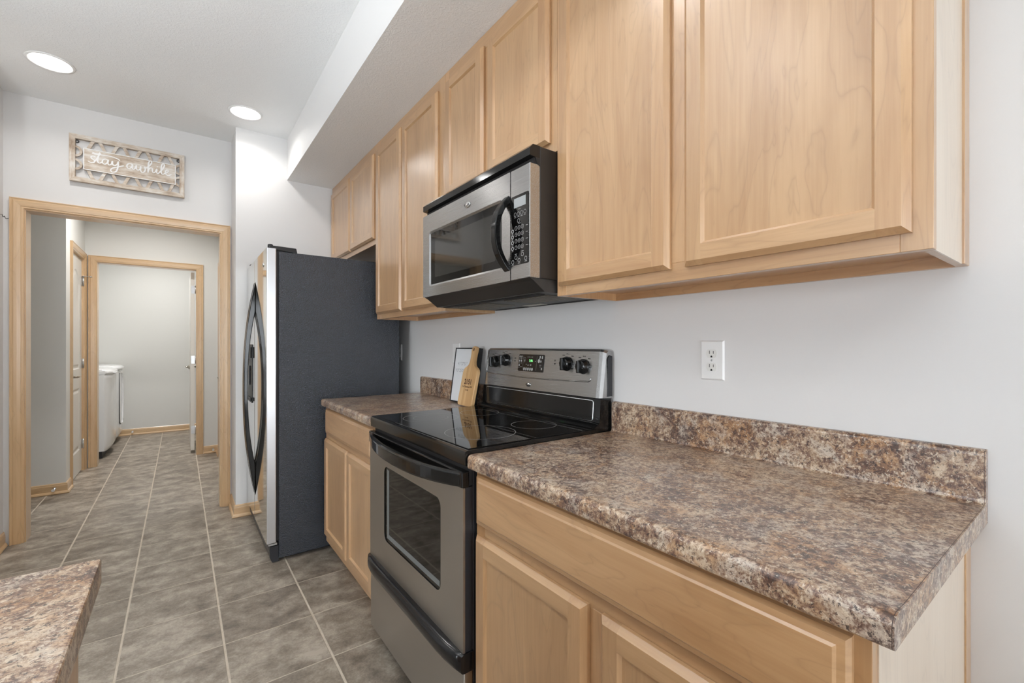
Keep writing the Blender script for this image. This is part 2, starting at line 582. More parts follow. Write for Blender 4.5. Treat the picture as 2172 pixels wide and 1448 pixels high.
def text_mesh(body, size, bold=0.0, align='CENTER'):
    cu = bpy.data.curves.new('lettering', 'FONT')
    cu.body = body; cu.size = size; cu.align_x = align; cu.align_y = 'CENTER'
    cu.offset = bold; cu.resolution_u = 4
    ob = bpy.data.objects.new('lettering_tmp', cu)
    COL.objects.link(ob)
    dg = bpy.context.evaluated_depsgraph_get()
    me = bpy.data.meshes.new_from_object(ob.evaluated_get(dg))
    bpy.data.objects.remove(ob)
    return me

# lettering that faces -X: text x runs along -Y, text y along +Z
FACE_NX = Matrix(((0, 0, -1, 0), (-1, 0, 0, 0), (0, 1, 0, 0), (0, 0, 0, 1)))

def smoothpath(pts, n=8):
    out = []
    P = [Vector(p) for p in pts]
    P = [P[0] * 2 - P[1]] + P + [P[-1] * 2 - P[-2]]
    for i in range(1, len(P) - 2):
        p0, p1, p2, p3 = P[i - 1:i + 3]
        for k in range(n):
            t = k / n
            out.append(0.5 * ((2 * p1) + (p2 - p0) * t + (2 * p0 - 5 * p1 + 4 * p2 - p3) * t * t + (3 * p1 - 3 * p2 + p3 - p0) * t ** 3))
    out.append(P[-2])
    return out

def arc(cx, cy, r, a0, a1, n=8):
    return [(cx + r * math.cos(math.radians(a0 + (a1 - a0) * k / n)), cy + r * math.sin(math.radians(a0 + (a1 - a0) * k / n))) for k in range(n + 1)]

def rrect(a0, a1, b0, b1, r, n=5):
    return arc(a1 - r, b1 - r, r, 0, 90, n) + arc(a0 + r, b1 - r, r, 90, 180, n) + arc(a0 + r, b0 + r, r, 180, 270, n) + arc(a1 - r, b0 + r, r, 270, 360, n)

def structure(name, mb, mats, parent=None, **k):
    return tag(build(name, mb, mats, parent, **k), kind='structure')

# ------------------------------------------------------------------ room shell
YB, XL, YLW = -3.4, -4.2, 3.0
structure('floor', MB().box(-2.2, 1.5, -1.4, 8.1, -0.1, 0.0), M_TILE)
M_BOUNCE = paint('pale_bounce_floor', (0.60, 0.60, 0.60), 900.0, 0.6, 0.004, 0.95)  # invented pale flooring out of view, added to bounce light onto the ceiling
structure('floor_bounce', MB().box(XL - 0.2, -2.2, YB - 0.2, 8.1, -0.1, 0.0).box(-2.2, 1.5, YB - 0.2, -1.4, -0.1, 0.0), M_BOUNCE)
structure('ceiling', MB().box(XL - 0.2, 1.5, YB - 0.2, 8.1, ZC, ZC + 0.12), M_CEIL)
structure('trim_1', MB().box(XS, XW, YB, YJ, ZS, ZC, 0), [M_CEIL])
bpy.data.objects['trim_1'].name = 'ceiling_soffit'
# soffit face is smooth wall paint, underside is textured
_s = bpy.data.objects['ceiling_soffit'].data
_s.materials.append(M_WALL)
for p in _s.polygons:
    if abs(p.normal.x) > 0.5:
        p.material_index = 1
structure('wall_right', MB().box(XW, XW + 0.12, YB, YJ, 0, ZC), M_WALL)
structure('wall_jog', MB().box(XJ, XW + 0.12, YJ, YF + 0.115, 0, ZC), M_WALL)
OX0, OX1, OZ = -0.765, 0.240, 2.052     # clear opening of the far wall
mb = MB()
mb.box(-0.975, OX0 - 0.018, YF, YF + 0.115, 0, ZC)
mb.box(OX1 + 0.018, XJ, YF, YF + 0.115, 0, ZC)
mb.box(OX0 - 0.018, OX1 + 0.018, YF, YF + 0.115, OZ + 0.018, ZC)
structure('wall_far', mb, M_WALL)
structure('wall_left', MB().box(-0.975, -0.860, YLW, YF, 0, ZC), M_WALL)
structure('wall_left_return', MB().box(XL, -0.975, YLW, YLW + 0.115, 0, ZC), M_WALL)
def window_wall(name, axis, pos, thick, a0, a1, openings):
    """wall with rectangular openings [(u0,u1,z0,z1)]; thick may be negative"""
    mb = MB()
    def bx(u0, u1, z0, z1):
        if u1 - u0 < 1e-4 or z1 - z0 < 1e-4: return
        p0, p1 = min(pos, pos + thick), max(pos, pos + thick)
        if axis == 'y': mb.box(u0, u1, p0, p1, z0, z1)
        else: mb.box(p0, p1, u0, u1, z0, z1)
    u = a0
    for (u0, u1, z0, z1) in openings:
        bx(u, u0, 0, ZC); bx(u0, u1, 0, z0); bx(u0, u1, z1, ZC)
        u = u1
    bx(u, a1, 0, ZC)
    return structure(name, mb, M_WALL)
WIN_B = [(-3.3, -1.5, 0.9, 2.15), (-0.75, 1.10, 0.06, 2.10)]
WIN_L = [(-1.6, 1.2, 0.5, 2.15)]
window_wall('wall_back', 'y', YB, -0.12, XL, XW + 0.12, WIN_B)
window_wall('wall_left_window', 'x', XL, -0.12, YB, YLW + 0.115, WIN_L)
def pane_mat():
    m, nt, b = newmat('window_pane')
    out = nt.nodes['Material Output']
    tr = N(nt, 'ShaderNodeBsdfTransparent'); gl = N(nt, 'ShaderNodeBsdfGlossy', ins={'Roughness': 0.02})
    fr = N(nt, 'ShaderNodeFresnel', ins={'IOR': 1.45}); mx = N(nt, 'ShaderNodeMixShader')
    L(nt, fr.outputs[0], mx.inputs[0]); L(nt, tr.outputs[0], mx.inputs[1]); L(nt, gl.outputs[0], mx.inputs[2])
    L(nt, mx.outputs[0], out.inputs['Surface'])
    return m
M_PANE = pane_mat()
def window(n, axis, pos, u0, u1, z0, z1):
    fr = MB()
    def bx(m_, a, b, c, d, q0, q1):
        if axis == 'y': m_.box(a, b, q0, q1, c, d)
        else: m_.box(q0, q1, a, b, c, d)
    t = 0.05
    q0, q1 = pos - 0.09, pos - 0.03
    for (a, b, c, d) in ((u0, u0 + t, z0, z1), (u1 - t, u1, z0, z1), (u0 + t, u1 - t, z0, z0 + t), (u0 + t, u1 - t, z1 - t, z1), ((u0 + u1) / 2 - t / 2, (u0 + u1) / 2 + t / 2, z0 + t, z1 - t)):
        bx(fr, a, b, c, d, q0, q1)
    o = structure('window_%d' % n, fr, M_WHITE)
    g = MB(); bx(g, u0 + t, u1 - t, z0 + t, z1 - t, pos - 0.062, pos - 0.058)
    build('glass_pane', g, M_PANE, o)
    la = bpy.data.lights.new('window_daylight', 'AREA')
    la.shape = 'RECTANGLE'; la.size = u1 - u0; la.size_y = z1 - z0
    la.cycles.is_portal = True
    lo = bpy.data.objects.new('window_daylight', la); COL.objects.link(lo)
    if axis == 'y':
        lo.location = ((u0 + u1) / 2, pos - 0.12, (z0 + z1) / 2); lo.rotation_euler = (PI / 2, 0, PI)
        lo.rotation_euler = Vector((0, 1, 0)).to_track_quat('-Z', 'Z').to_euler()
    else:
        lo.location = (pos - 0.12, (u0 + u1) / 2, (z0 + z1) / 2)
        lo.rotation_euler = Vector((1, 0, 0)).to_track_quat('-Z', 'Z').to_euler()
for i, (a, b_, c, d) in enumerate(WIN_B):
    window(i + 1, 'y', YB, a, b_, c, d)
window(3, 'x', XL, *WIN_L[0])

# hall beyond the opening
mb = MB().box(-2.4, -0.755, 5.16, 5.26, 0, ZC)
mb.box(-0.855, -0.755, 5.26, 5.375, 0, ZC).box(-0.855, -0.755, 6.005, YH, 0, ZC).box(-0.855, -0.755, 5.375, 6.005, 2.07, ZC)
structure('wall_hall_left', mb, M_WALLH)
structure('wall_hall_side', MB().box(-2.4, -2.3, YF + 0.115, 5.16, 0, ZC), M_WALLH)
structure('wall_hall_front', MB().box(-2.4, -0.975, YF, YF + 0.115, 0, ZC), M_WALLH)
HX0, HX1, HZ = -0.665, 0.145, 2.045
mb = MB().box(-0.855, HX0 - 0.016, YH, YH + 0.11, 0, ZC).box(HX1 + 0.016, 0.46, YH, YH + 0.11, 0, ZC).box(HX0 - 0.016, HX1 + 0.016, YH, YH + 0.11, HZ + 0.016, ZC)
structure('wall_hall_end', mb, M_WALLH)
mb = MB().box(0.35, 0.46, YF + 0.115, 4.93, 0, ZC).box(0.35, 0.46, 5.78, YH, 0, ZC).box(0.35, 0.46, 4.93, 5.78, 2.06, ZC)
structure('wall_hall_right', mb, M_WALLH)
structure('wall_laundry_back', MB().box(-1.6, 1.2, YL, YL + 0.1, 0, ZC), M_WALLH)
structure('wall_laundry_left', MB().box(-1.6, -1.5, YH + 0.11, YL, 0, ZC), M_WALLH)
structure('wall_laundry_right', MB().box(1.1, 1.2, YH + 0.11, YL, 0, ZC), M_WALLH)
structure('wall_laundry_front', MB().box(-1.6, -0.855, YH, YH + 0.11, 0, ZC).box(0.46, 1.2, YH, YH + 0.11, 0, ZC), M_WALLH)

# ---- casings (mitred, moulded profile)
PROF = [(0.0, 0.0), (0.0, 0.008), (0.004, 0.011), (0.012, 0.0115), (0.014, 0.014), (0.030, 0.0165), (0.044, 0.0175), (0.047, 0.0155), (0.053, 0.0155), (0.056, 0.018), (0.061, 0.018), (0.061, 0.0)]
def casing(mb, a0, a1, z1, plane, pos, nrm, gm=(0, 1)):
    """plane 'y': wall face at y=pos, a along x. plane 'x': wall face at x=pos, a along y"""
    def P(a, z, t):
        return (a, pos + nrm * t, z) if plane == 'y' else (pos + nrm * t, a, z)
    k = len(PROF)
    for i in range(k):
        (w0, t0), (w1, t1) = PROF[i], PROF[(i + 1) % k]
        mb.face([P(a0 - w0, 0, t0), P(a0 - w1, 0, t1), P(a0 - w1, z1 + w1, t1), P(a0 - w0, z1 + w0, t0)], gm[0])
        mb.face([P(a1 + w0, 0, t0), P(a1 + w1, 0, t1), P(a1 + w1, z1 + w1, t1), P(a1 + w0, z1 + w0, t0)], gm[0])
        mb.face([P(a0 - w0, z1 + w0, t0), P(a0 - w1, z1 + w1, t1), P(a1 + w1, z1 + w1, t1), P(a1 + w0, z1 + w0, t0)], gm[1])
    bmesh.ops.remove_doubles(mb.bm, verts=mb.bm.verts, dist=1e-6)
    return mb
CW = [wood('maple_trim_up', 'z', (0.65, 0.445, 0.24), (0.54, 0.34, 0.165)), wood('maple_trim_x', 'x', (0.65, 0.445, 0.24), (0.54, 0.34, 0.165)), wood('maple_trim_y', 'y', (0.65, 0.445, 0.24), (0.54, 0.34, 0.165))]
mb = casing(MB(), OX0 - 0.006, OX1 + 0.006, OZ + 0.006, 'y', YF, -1)
casing(mb, OX0 - 0.006, OX1 + 0.006, OZ + 0.006, 'y', YF + 0.115, 1)
mb.box(OX0 - 0.018, OX0, YF, YF + 0.115, 0, OZ, 0).box(OX1, OX1 + 0.018, YF, YF + 0.115, 0, OZ, 0).box(OX0 - 0.018, OX1 + 0.018, YF, YF + 0.115, OZ, OZ + 0.018, 1)
structure('trim_1', mb, CW)
mb = casing(MB(), HX0 - 0.004, HX1 + 0.004, HZ + 0.004, 'y', YH, -1)
mb.box(HX0 - 0.016, HX0, YH, YH + 0.11, 0, HZ, 0).box(HX1, HX1 + 0.016, YH, YH + 0.11, 0, HZ, 0).box(HX0 - 0.016, HX1 + 0.016, YH, YH + 0.11, HZ, HZ + 0.016, 1)
structure('trim_2', mb, CW)
mb = casing(MB(), 5.387, 5.997, 2.053, 'x', -0.755, 1, (0, 2))
mb.box(-0.855, -0.755, 5.375, 5.391, 0, 2.052, 0).box(-0.855, -0.755, 5.989, 6.005, 0, 2.052, 0).box(-0.855, -0.755, 5.375, 6.005, 2.052, 2.07, 2)
structure('trim_3', mb, CW)
mb = casing(MB(), 4.944, 5.766, 2.045, 'x', 0.35, -1, (0, 2))
structure('trim_4', mb, CW)

# ---- baseboards with shoe moulding
BBP = [(0, 0), (0.020, 0), (0.024, 0.004), (0.024, 0.008), (0.020, 0.018), (0.012, 0.023), (0.012, 0.066), (0.009, 0.074), (0.009, 0.080), (0.004, 0.086), (0, 0.086)]
def bb(mb, axis, pos, nrm, a, b, m=0, e0=0.0, e1=0.0):
    """e0/e1: mitre extension (+1 outer corner, -1 inner corner) at each end"""
    n = len(BBP)
    def P(t, z, u):
        return (u, pos + nrm * t, z) if axis == 'x' else (pos + nrm * t, u, z)
    for i in range(n):
        (t0, z0), (t1, z1) = BBP[i], BBP[(i + 1) % n]
        mb.face([P(t0, z0, a - e0 * t0), P(t1, z1, a - e0 * t1), P(t1, z1, b + e1 * t1), P(t0, z0, b + e1 * t0)], m)
    for u, e in ((a, -e0), (b, e1)):
        mb.face([P(t, z, u + e * t) for t, z in BBP], m)
    return mb
BM_ = [CW[1], CW[2]]
structure('baseboard_left', bb(MB(), 'y', -0.860, 1, YLW, YF, 1, 1, -1), BM_)
structure('baseboard_jog', bb(bb(MB(), 'y', XJ, -1, YJ, YF, 1, 1, -1), 'x', YJ, -1, XJ, 0.50, 0, 1, 0), BM_)
structure('baseboard_hall_left', bb(bb(MB(), 'x', 5.16, -1, -2.3, -0.755, 0, -1, 1), 'y', -0.755, 1, 5.16, 5.326, 1, 1, 0), BM_)
structure('baseboard_hall_end', bb(bb(MB(), 'x', YH, -1, HX1 + 0.066, 0.35, 0, 0, -1), 'y', 0.35, -1, 5.828, YH, 1, 0, -1), BM_)
structure('baseboard_laundry', bb(MB(), 'x', YL, -1, -1.5, 1.1, 0, -1, -1), BM_)
structure('baseboard_right', bb(MB(), 'y', XW, -1, YB, 0.168, 1, -1, 0), BM_)

# ---- doors
def lever(mb, p, out, along, m=0, length=0.105):
    """lever handle; p on the door face, out = outward unit, along = lever direction"""
    p, o, a = Vector(p), Vector(out), Vector(along)
    mb.tube([p, p + o * 0.006, p + o * 0.010, p + o * 0.016], [0.031, 0.031, 0.026, 0.014], m, 20)
    mb.tube([p + o * 0.014, p + o * 0.045], 0.010, m, 12)
    mb.tube([p + o * 0.043 - a * 0.008, p + o * 0.048 + a * 0.03, p + o * 0.048 + a * length], [0.010, 0.009, 0.008], m, 12, 0.7)
    return mb

# closet door: moulded two-panel leaf with arched top panel, facing +X
DX0, DX1 = -0.803, -0.768
y0, y1 = 5.394, 5.986
mb = MB()
mb.box(DX0, DX1 - 0.006, y0, y1, 0.012, 2.042)
def arch_outline(a0, a1, z0, z1, rise, n=12):
    if rise == 0:
        return [(a0, z0), (a1, z0), (a1, z1), (a0, z1)]
    pts = [(a0, z0), (a1, z0), (a1, z1 - rise)]
    for k in range(1, n):
        u = k / n
        s = a1 + (a0 - a1) * u
        pts.append((s, z1 - rise + rise * math.sin(PI * u) ** 0.8))
    pts.append((a0, z1 - rise))
    return pts
def raised_door(mb, xf, nrm, y0, y1, z0, z1, m=0):
    """front skin with two recessed, raised-field panels"""
    st = 0.105
    cells = [(z0 + 0.21, z0 + 0.80, 0.0), (z0 + 0.98, z1 - 0.125, 0.12)]
    # skin of bars around the panels
    def quad(a, b, c, d):
        mb.face([(xf, a, c), (xf, b, c), (xf, b, d), (xf, a, d)], m)
    quad(y0, y0 + st, z0, z1); quad(y1 - st, y1, z0, z1)
    quad(y0 + st, y1 - st, z0, cells[0][0]); quad(y0 + st, y1 - st, cells[0][1], cells[1][0])
    for (c0, c1, rise) in cells:
        o = arch_outline(y0 + st, y1 - st, c0, c1, rise)
        if rise:
            # spandrel above the arch
            top = o[2:]
            for p, q in zip(top, top[1:]):
                mb.face([(xf, p[0], p[1]), (xf, q[0], q[1]), (xf, q[0], z1), (xf, p[0], z1)], m)
        else:
            pass
        cy, cz = (y0 + y1) / 2, (c0 + c1) / 2
        hw, hh = (y1 - y0) / 2 - st, (c1 - c0) / 2
        def inset(d):
            return [(cy + (p[0] - cy) * (1 - d / hw), cz + (p[1] - cz) * (1 - d / hh)) for p in o]
        rings = [(o, 0.0), (inset(0.014), -0.007), (inset(0.020), -0.007), (inset(0.045), -0.001), ]
        for (A, da), (B, db) in zip(rings, rings[1:]):
            for i in range(len(o)):
                j = (i + 1) % len(o)
                mb.face([(xf + nrm * da, *A[i]), (xf + nrm * da, *A[j]), (xf + nrm * db, *B[j]), (xf + nrm * db, *B[i])], m)
        R_, dr = rings[-1]
        mb.face([(xf + nrm * dr, *p) for p in R_], m)
raised_door(mb, DX1, 1, y0, y1, 0.012, 2.042)
for a, b_ in ((y0, y0), (y1, y1)):
    mb.face([(DX1, a, 0.012), (DX1, a, 2.042), (DX1 - 0.006, a, 2.042), (DX1 - 0.006, a, 0.012)])
door1 = structure('door_1', mb, M_WDOOR)
build('door_handle', lever(MB(), (DX1 + 0.0005, 5.45, 0.935), (1, 0, 0), (0, 1, 0)), M_NICKEL, door1)
for i, z in enumerate((0.26, 1.04, 1.835)):
    mb = MB().tube([(-0.757, 5.990, z - 0.045), (-0.757, 5.990, z + 0.045)], 0.007, 0, 10)
    mb.box(DX1 + 0.0003, DX1 + 0.0025, 5.955, 5.985, z - 0.044, z + 0.044)
    mb.box(-0.755, -0.7525, 5.991, 6.02, z - 0.044, z + 0.044)
    if i == 2:
        mb.tube([(-0.757, 5.990, z + 0.045), (-0.757, 5.990, z + 0.056)], 0.008, 0, 10)
        mb.tube([(-0.757, 5.975, z + 0.052), (-0.70, 6.01, z + 0.052)], 0.0035, 0, 8)
        mb.tube([(-0.712, 6.003, z + 0.052), (-0.697, 6.012, z + 0.052)], 0.006, 0, 10)
    build('hinge', mb, M_HINGE, door1)
# laundry door, open into the laundry, seen on edge
mb = MB().box(0.098, 0.133, 6.200, 6.96, 0.03, 2.035, 0, 0.0015)
door2 = structure('door_2', mb, M_WDOOR)
lv = lever(MB(), (0.098, 6.895, 0.943), (-1, 0, 0), (0, -1, 0))
build('door_handle', lv, M_NICKEL, door2)
build('door_handle', lever(MB(), (0.133, 6.895, 0.943), (1, 0, 0), (0, -1, 0)), M_NICKEL, door2)
for z in (0.26, 1.05, 1.84):
    mb = MB().prism(rrect(0.102, 0.140, z - 0.045, z + 0.045, 0.010), 'y', 6.1975, 6.1998)
    mb.tube([(0.141, 6.195, z - 0.045), (0.141, 6.195, z + 0.045)], 0.006, 0, 10)
    build('hinge', mb, M_HINGE, door2)
# door on the hall's right wall
mb = MB().box(0.372, 0.405, 4.945, 5.765, 0.012, 2.04)
raised_door(mb, 0.371, -1, 4.945, 5.765, 0.012, 2.04)
door3 = structure('door_3', mb, M_WDOOR)
mb = MB().box(0.35, 0.46, 4.93, 4.944, 0, 2.046, 0).box(0.35, 0.46, 5.766, 5.78, 0, 2.046, 0).box(0.35, 0.46, 4.93, 5.78, 2.046, 2.06, 2)
build('door_jamb', mb, CW, door3)
build('door_handle', lever(MB(), (0.371, 5.70, 0.87), (-1, 0, 0), (0, -1, 0)), M_NICKEL, door3)

# spring door stops on the baseboards
def door_stop(base, out, label):
    b_, o = Vector(base), Vector(out)
    t = thing('door_stop', label, 'door stop', b_, 'door stops on the baseboards')
    path = [b_ + o * (0.004 + 0.045 * k / 60) + Vector((o.y, o.x, 0)) * 0.006 * math.cos(k * 0.9) + Vector((0, 0, 0.006 * math.sin(k * 0.9))) for k in range(61)]
    mb = MB().tube(path, 0.0016, 0, 5)
    mb.tube([b_ + o * 0.0005, b_ + o * 0.006], 0.009, 0, 12)
    build('spring', mb, M_HINGE, t)
    build('rubber_tip', MB().tube([b_ + o * 0.048, b_ + o * 0.062], [0.009, 0.011], 0, 12), M_WHITE, t)
door_stop((-0.819, 5.148, 0.048), (0, -1, 0), 'white door stop on the baseboard under the grey hall wall')
door_stop((-0.512, YL - 0.012, 0.05), (0, -1, 0), 'spring door stop on the baseboard beside the dryer')
door_stop((0.300, YH - 0.012, 0.045), (0, -1, 0), 'white door stop on the baseboard between laundry doorway and hall right wall')

# ------------------------------------------------------------------ recessed lights
def can(x, y, label, watts, first=None):
    if first is not None:
        o = copy_tree(first, (x, y, ZC))
        o['label'] = label
        return o
    t = thing('ceiling_light', label, 'ceiling light', (x, y, ZC), 'recessed ceiling lights')
    mb = MB().lathe([(0.084, -0.0005), (0.086, -0.005), (0.090, -0.006), (0.099, -0.003), (0.100, -0.0003)], (x, y, ZC), 'z', 0, 48)
    build('trim_ring', mb, M_WHITE, t)
    mb = MB().lathe([(0.0, -0.012), (0.04, -0.0110), (0.070, -0.007), (0.0835, -0.0015)], (x, y, ZC), 'z', 0, 48)
    build('lens', mb, M_LAMP, t)
    la = bpy.data.lights.new('lamp', 'AREA')
    la.shape = 'DISK'; la.size = 0.13; la.energy = watts; la.color = CAN_COL
    la.spread = math.radians(150)
    lo = bpy.data.objects.new('lamp', la); COL.objects.link(lo)
    lo.parent = t; lo.location = (0, 0, -0.017)
    return t
c0 = can(0.351, 3.443, 'recessed ceiling light near the soffit end, smaller in view', CAN_W)
can(-0.567, 3.462, 'recessed ceiling light above the whitewashed sign', CAN_W, c0)
for x, y in ((0.351, 1.05), (-0.567, 1.05), (0.351, -1.35), (-0.567, -1.35)):
    can(x, y, 'recessed ceiling light over the kitchen, outside the picture', CAN_W, c0)
h0 = can(-0.20, 5.12, 'recessed ceiling light in the hall, hidden above the opening', HALL_W)
can(-0.2, 6.95, 'recessed ceiling light in the laundry, hidden above the doorway', LAUNDRY_W)

# two made-up uplights out of view, added to brighten the ceiling
def uplight(x, y, label):
    t = thing('added_uplight', label, 'added uplight', (x, y, ZC), 'unseen uplights added for ceiling fill')
    build('canopy', MB().lathe([(0.0, -0.03), (0.05, -0.028), (0.06, -0.0005)], (x, y, ZC), 'z', 0, 32), M_NICKEL, t)
    mb = MB().tube([(x, y, ZC - 0.02), (x, y, ZC - 0.66)], 0.006, 0, 12)
    for k in range(3):
        a = 2 * PI * k / 3
        mb.tube([(x, y, ZC - 0.655), (x + 0.185 * math.cos(a), y + 0.185 * math.sin(a), ZC - 0.745)], 0.004, 0, 8)
    build('stem', mb, M_NICKEL, t)
    mb = MB().lathe([(0.0, -0.86), (0.10, -0.845), (0.17, -0.80), (0.20, -0.745), (0.194, -0.745), (0.165, -0.795), (0.09, -0.837), (0.0, -0.85)], (x, y, ZC), 'z', 0, 40)
    build('bowl', mb, plain('bowl_enamel', (0.8, 0.8, 0.8), 0.5), t)
    la = bpy.data.lights.new('lamp', 'POINT'); la.energy = FILL_UPLIGHT_W; la.color = (0.93, 0.97, 1.0); la.shadow_soft_size = 0.03
    lo = bpy.data.objects.new('lamp', la); COL.objects.link(lo); lo.parent = t; lo.location = (0, 0, -0.79)
uplight(-1.0, 1.4, 'uplight added for ceiling fill toward the doorway, outside the picture')
uplight(-1.0, -0.3, 'uplight added for ceiling fill beside the photographer, outside the picture')

# ------------------------------------------------------------------ cabinets
def cab_door(y0, y1, z0, z1, xb, xf, parent, name='door', stile=0.052, rail=0.052):
    """frame-and-panel door facing -X; every board is its own island"""
    mb = MB()
    c = 0.011
    xs = xb - 0.008
    lip, pd = 0.006, 0.008
    xp = xf + pd
    def q(pts, m): mb.face(pts, m)
    def board(faces, m):
        vs = {}
        for f in faces:
            vv = []
            for p in f:
                k = tuple(round(t, 6) for t in p)
                if k not in vs: vs[k] = mb.bm.verts.new(p)
                vv.append(vs[k])
            mb.bm.faces.new(vv).material_index = m
    for s in (0, 1):      # stiles
        yo, d = (y0, 1) if s == 0 else (y1, -1)
        yc, yi, yl = yo + d * c, yo + d * (stile - lip), yo + d * stile
        fs = [
            [(xb, yo, z0), (xs, yo, z0), (xs, yo, z1), (xb, yo, z1)],
            [(xs, yo, z0), (xf, yc, z0 + c), (xf, yc, z1 - c), (xs, yo, z1)],
            [(xf, yc, z0 + c), (xf, yi, z0 + c), (xf, yi, z1 - c), (xf, yc, z1 - c)],
            [(xs, yo, z1), (xf, yc, z1 - c), (xf, yi, z1 - c), (xs, yi, z1)],
            [(xs, yo, z0), (xf, yc, z0 + c), (xf, yi, z0 + c), (xs, yi, z0)],
            [(xb, yo, z1), (xs, yo, z1), (xs, yi, z1), (xb, yi, z1)],
            [(xb, yo, z0), (xs, yo, z0), (xs, yi, z0), (xb, yi, z0)],
            [(xf, yi, z0 + c), (xp, yl, z0 + rail), (xp, yl, z1 - rail), (xf, yi, z1 - c)],
        ]
        board(fs, 0)
    for s in (0, 1):      # rails
        zo, d = (z0, 1) if s == 0 else (z1, -1)
        zc, zi, zl = zo + d * c, zo + d * (rail - lip), zo + d * rail
        a, b_ = y0 + stile - lip, y1 - stile + lip
        fs = [
            [(xb, a, zo), (xs, a, zo), (xs, b_, zo), (xb, b_, zo)],
            [(xs, a, zo), (xf, a, zc), (xf, b_, zc), (xs, b_, zo)],
            [(xf, a, zc), (xf, a, zi), (xf, b_, zi), (xf, b_, zc)],
            [(xf, a, zi), (xp, a + lip, zl), (xp, b_ - lip, zl), (xf, b_, zi)],
        ]
        board(fs, 1)
    mb.box(xp, xp + 0.006, y0 + stile - 0.001, y1 - stile + 0.001, z0 + rail - 0.001, z1 - rail + 0.001, 0)
    return build(name, mb, WOOD, parent)

def slab_front(y0, y1, z0, z1, xb, xf, parent, name='drawer'):
    mb = MB()
    c, xs = 0.013, xb - 0.008
    o = [(y0, z0), (y1, z0), (y1, z1), (y0, z1)]
    def inn(c): return [(y0 + c, z0 + c), (y1 - c, z0 + c), (y1 - c, z1 - c), (y0 + c, z1 - c)]
    rings = [[(xb, *p) for p in o], [(xs, *p) for p in o], [(xf + 0.0045, *p) for p in inn(0.005)], [(xf + 0.003, *p) for p in inn(0.014)], [(xf, *p) for p in inn(0.0175)]]
    V = [mb._new(r) for r in rings]
    for A, B in zip(V, V[1:]):
        for k in range(4):
            mb.bm.faces.new([A[k], A[(k + 1) % 4], B[(k + 1) % 4], B[k]])
    mb.bm.faces.new(V[-1]); mb.bm.faces.new(V[0][::-1])
    for f in mb.bm.faces: f.material_index = 1
    return build(name, mb, WOOD, parent)

def upper_cabinet(y0, y1, z0, z1, doors, label, dz0=0.030, dz1=2.400, stile=0.038, scribe=False):
    t = thing('wall_cabinet', label, 'cabinet', (XW, (y0 + y1) / 2, z0))
    fr = MB()
    x0 = FF
    e = 0.0004
    ys = [y0 + e, y1 - e]
    fr.box(x0, x0 + 0.019, ys[0], ys[0] + stile, z0, z1, 0, 0.0008)
    fr.box(x0, x0 + 0.019, ys[1] - stile, ys[1], z0, z1, 0, 0.0008)
    fr.box(x0 + 0.0002, x0 + 0.019, ys[0] + stile, ys[1] - stile, z0, z0 + 0.045, 1, 0.0008)
    fr.box(x0 + 0.0002, x0 + 0.019, ys[0] + stile, ys[1] - stile, z1 - 0.062, z1, 1, 0.0008)
    if len(doors) > 1:
        m = (doors[0][1] + doors[1][0]) / 2
        fr.box(x0 + 0.0002, x0 + 0.019, m - 0.03, m + 0.03, z0 + 0.045, z1 - 0.062, 0, 0.0008)
    build('face_frame', fr, WOOD, t)
    bx = MB()
    bx.box(x0 + 0.019, XW - 0.001, ys[0] + 0.004, ys[0] + 0.016, z0, z1, 0, 0.0006)
    bx.box(x0 + 0.019, XW - 0.001, ys[1] - 0.016, ys[1] - 0.004, z0, z1, 0, 0.0006)
    bx.box(x0 + 0.019, XW - 0.014, ys[0] + 0.016, ys[1] - 0.016, z0 + 0.024, z0 + 0.034, 1)
    bx.box(XW - 0.014, XW - 0.001, ys[0] + 0.016, ys[1] - 0.016, z0, z1, 1)
    bx.box(x0 + 0.019, XW - 0.014, ys[0] + 0.016, ys[1] - 0.016, z1 - 0.012, z1, 1)
    build('cabinet_box', bx, WOOD, t)
    if scribe:
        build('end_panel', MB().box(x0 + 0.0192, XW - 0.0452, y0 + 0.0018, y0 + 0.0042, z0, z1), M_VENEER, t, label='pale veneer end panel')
        build('scribe_strip', MB().box(XW - 0.045, XW - 0.0005, y0 - 0.002, y0 + 0.0044, z0, z1, 0, 0.001), WOOD, t)
    for a, b_ in doors:
        cab_door(a, b_, z0 + dz0, dz1, x0 - 0.0005, DF, t)
    return t
e_ = 0.0
ZT = ZS - 0.001
upper_cabinet(0.173, 1.066, UB, ZT, [(0.199, 0.610), (0.650, 1.050)], 'tall maple wall cabinet hanging over the large countertop, end panel showing', scribe=True, stile=0.042)
upper_cabinet(1.066, 1.820, 1.841, ZT, [(1.094, 1.455), (1.486, 1.798)], 'short maple wall cabinet above the microwave', dz0=0.033)
upper_cabinet(1.820, 2.700, UB, ZT, [(1.877, 2.283), (2.305, 2.680)], 'tall maple wall cabinet between microwave and fridge', stile=0.062)
upper_cabinet(2.700, 3.703, 1.841, ZT, [(2.728, 3.191), (3.212, 3.680)], 'short maple wall cabinet over the fridge', dz0=0.033)

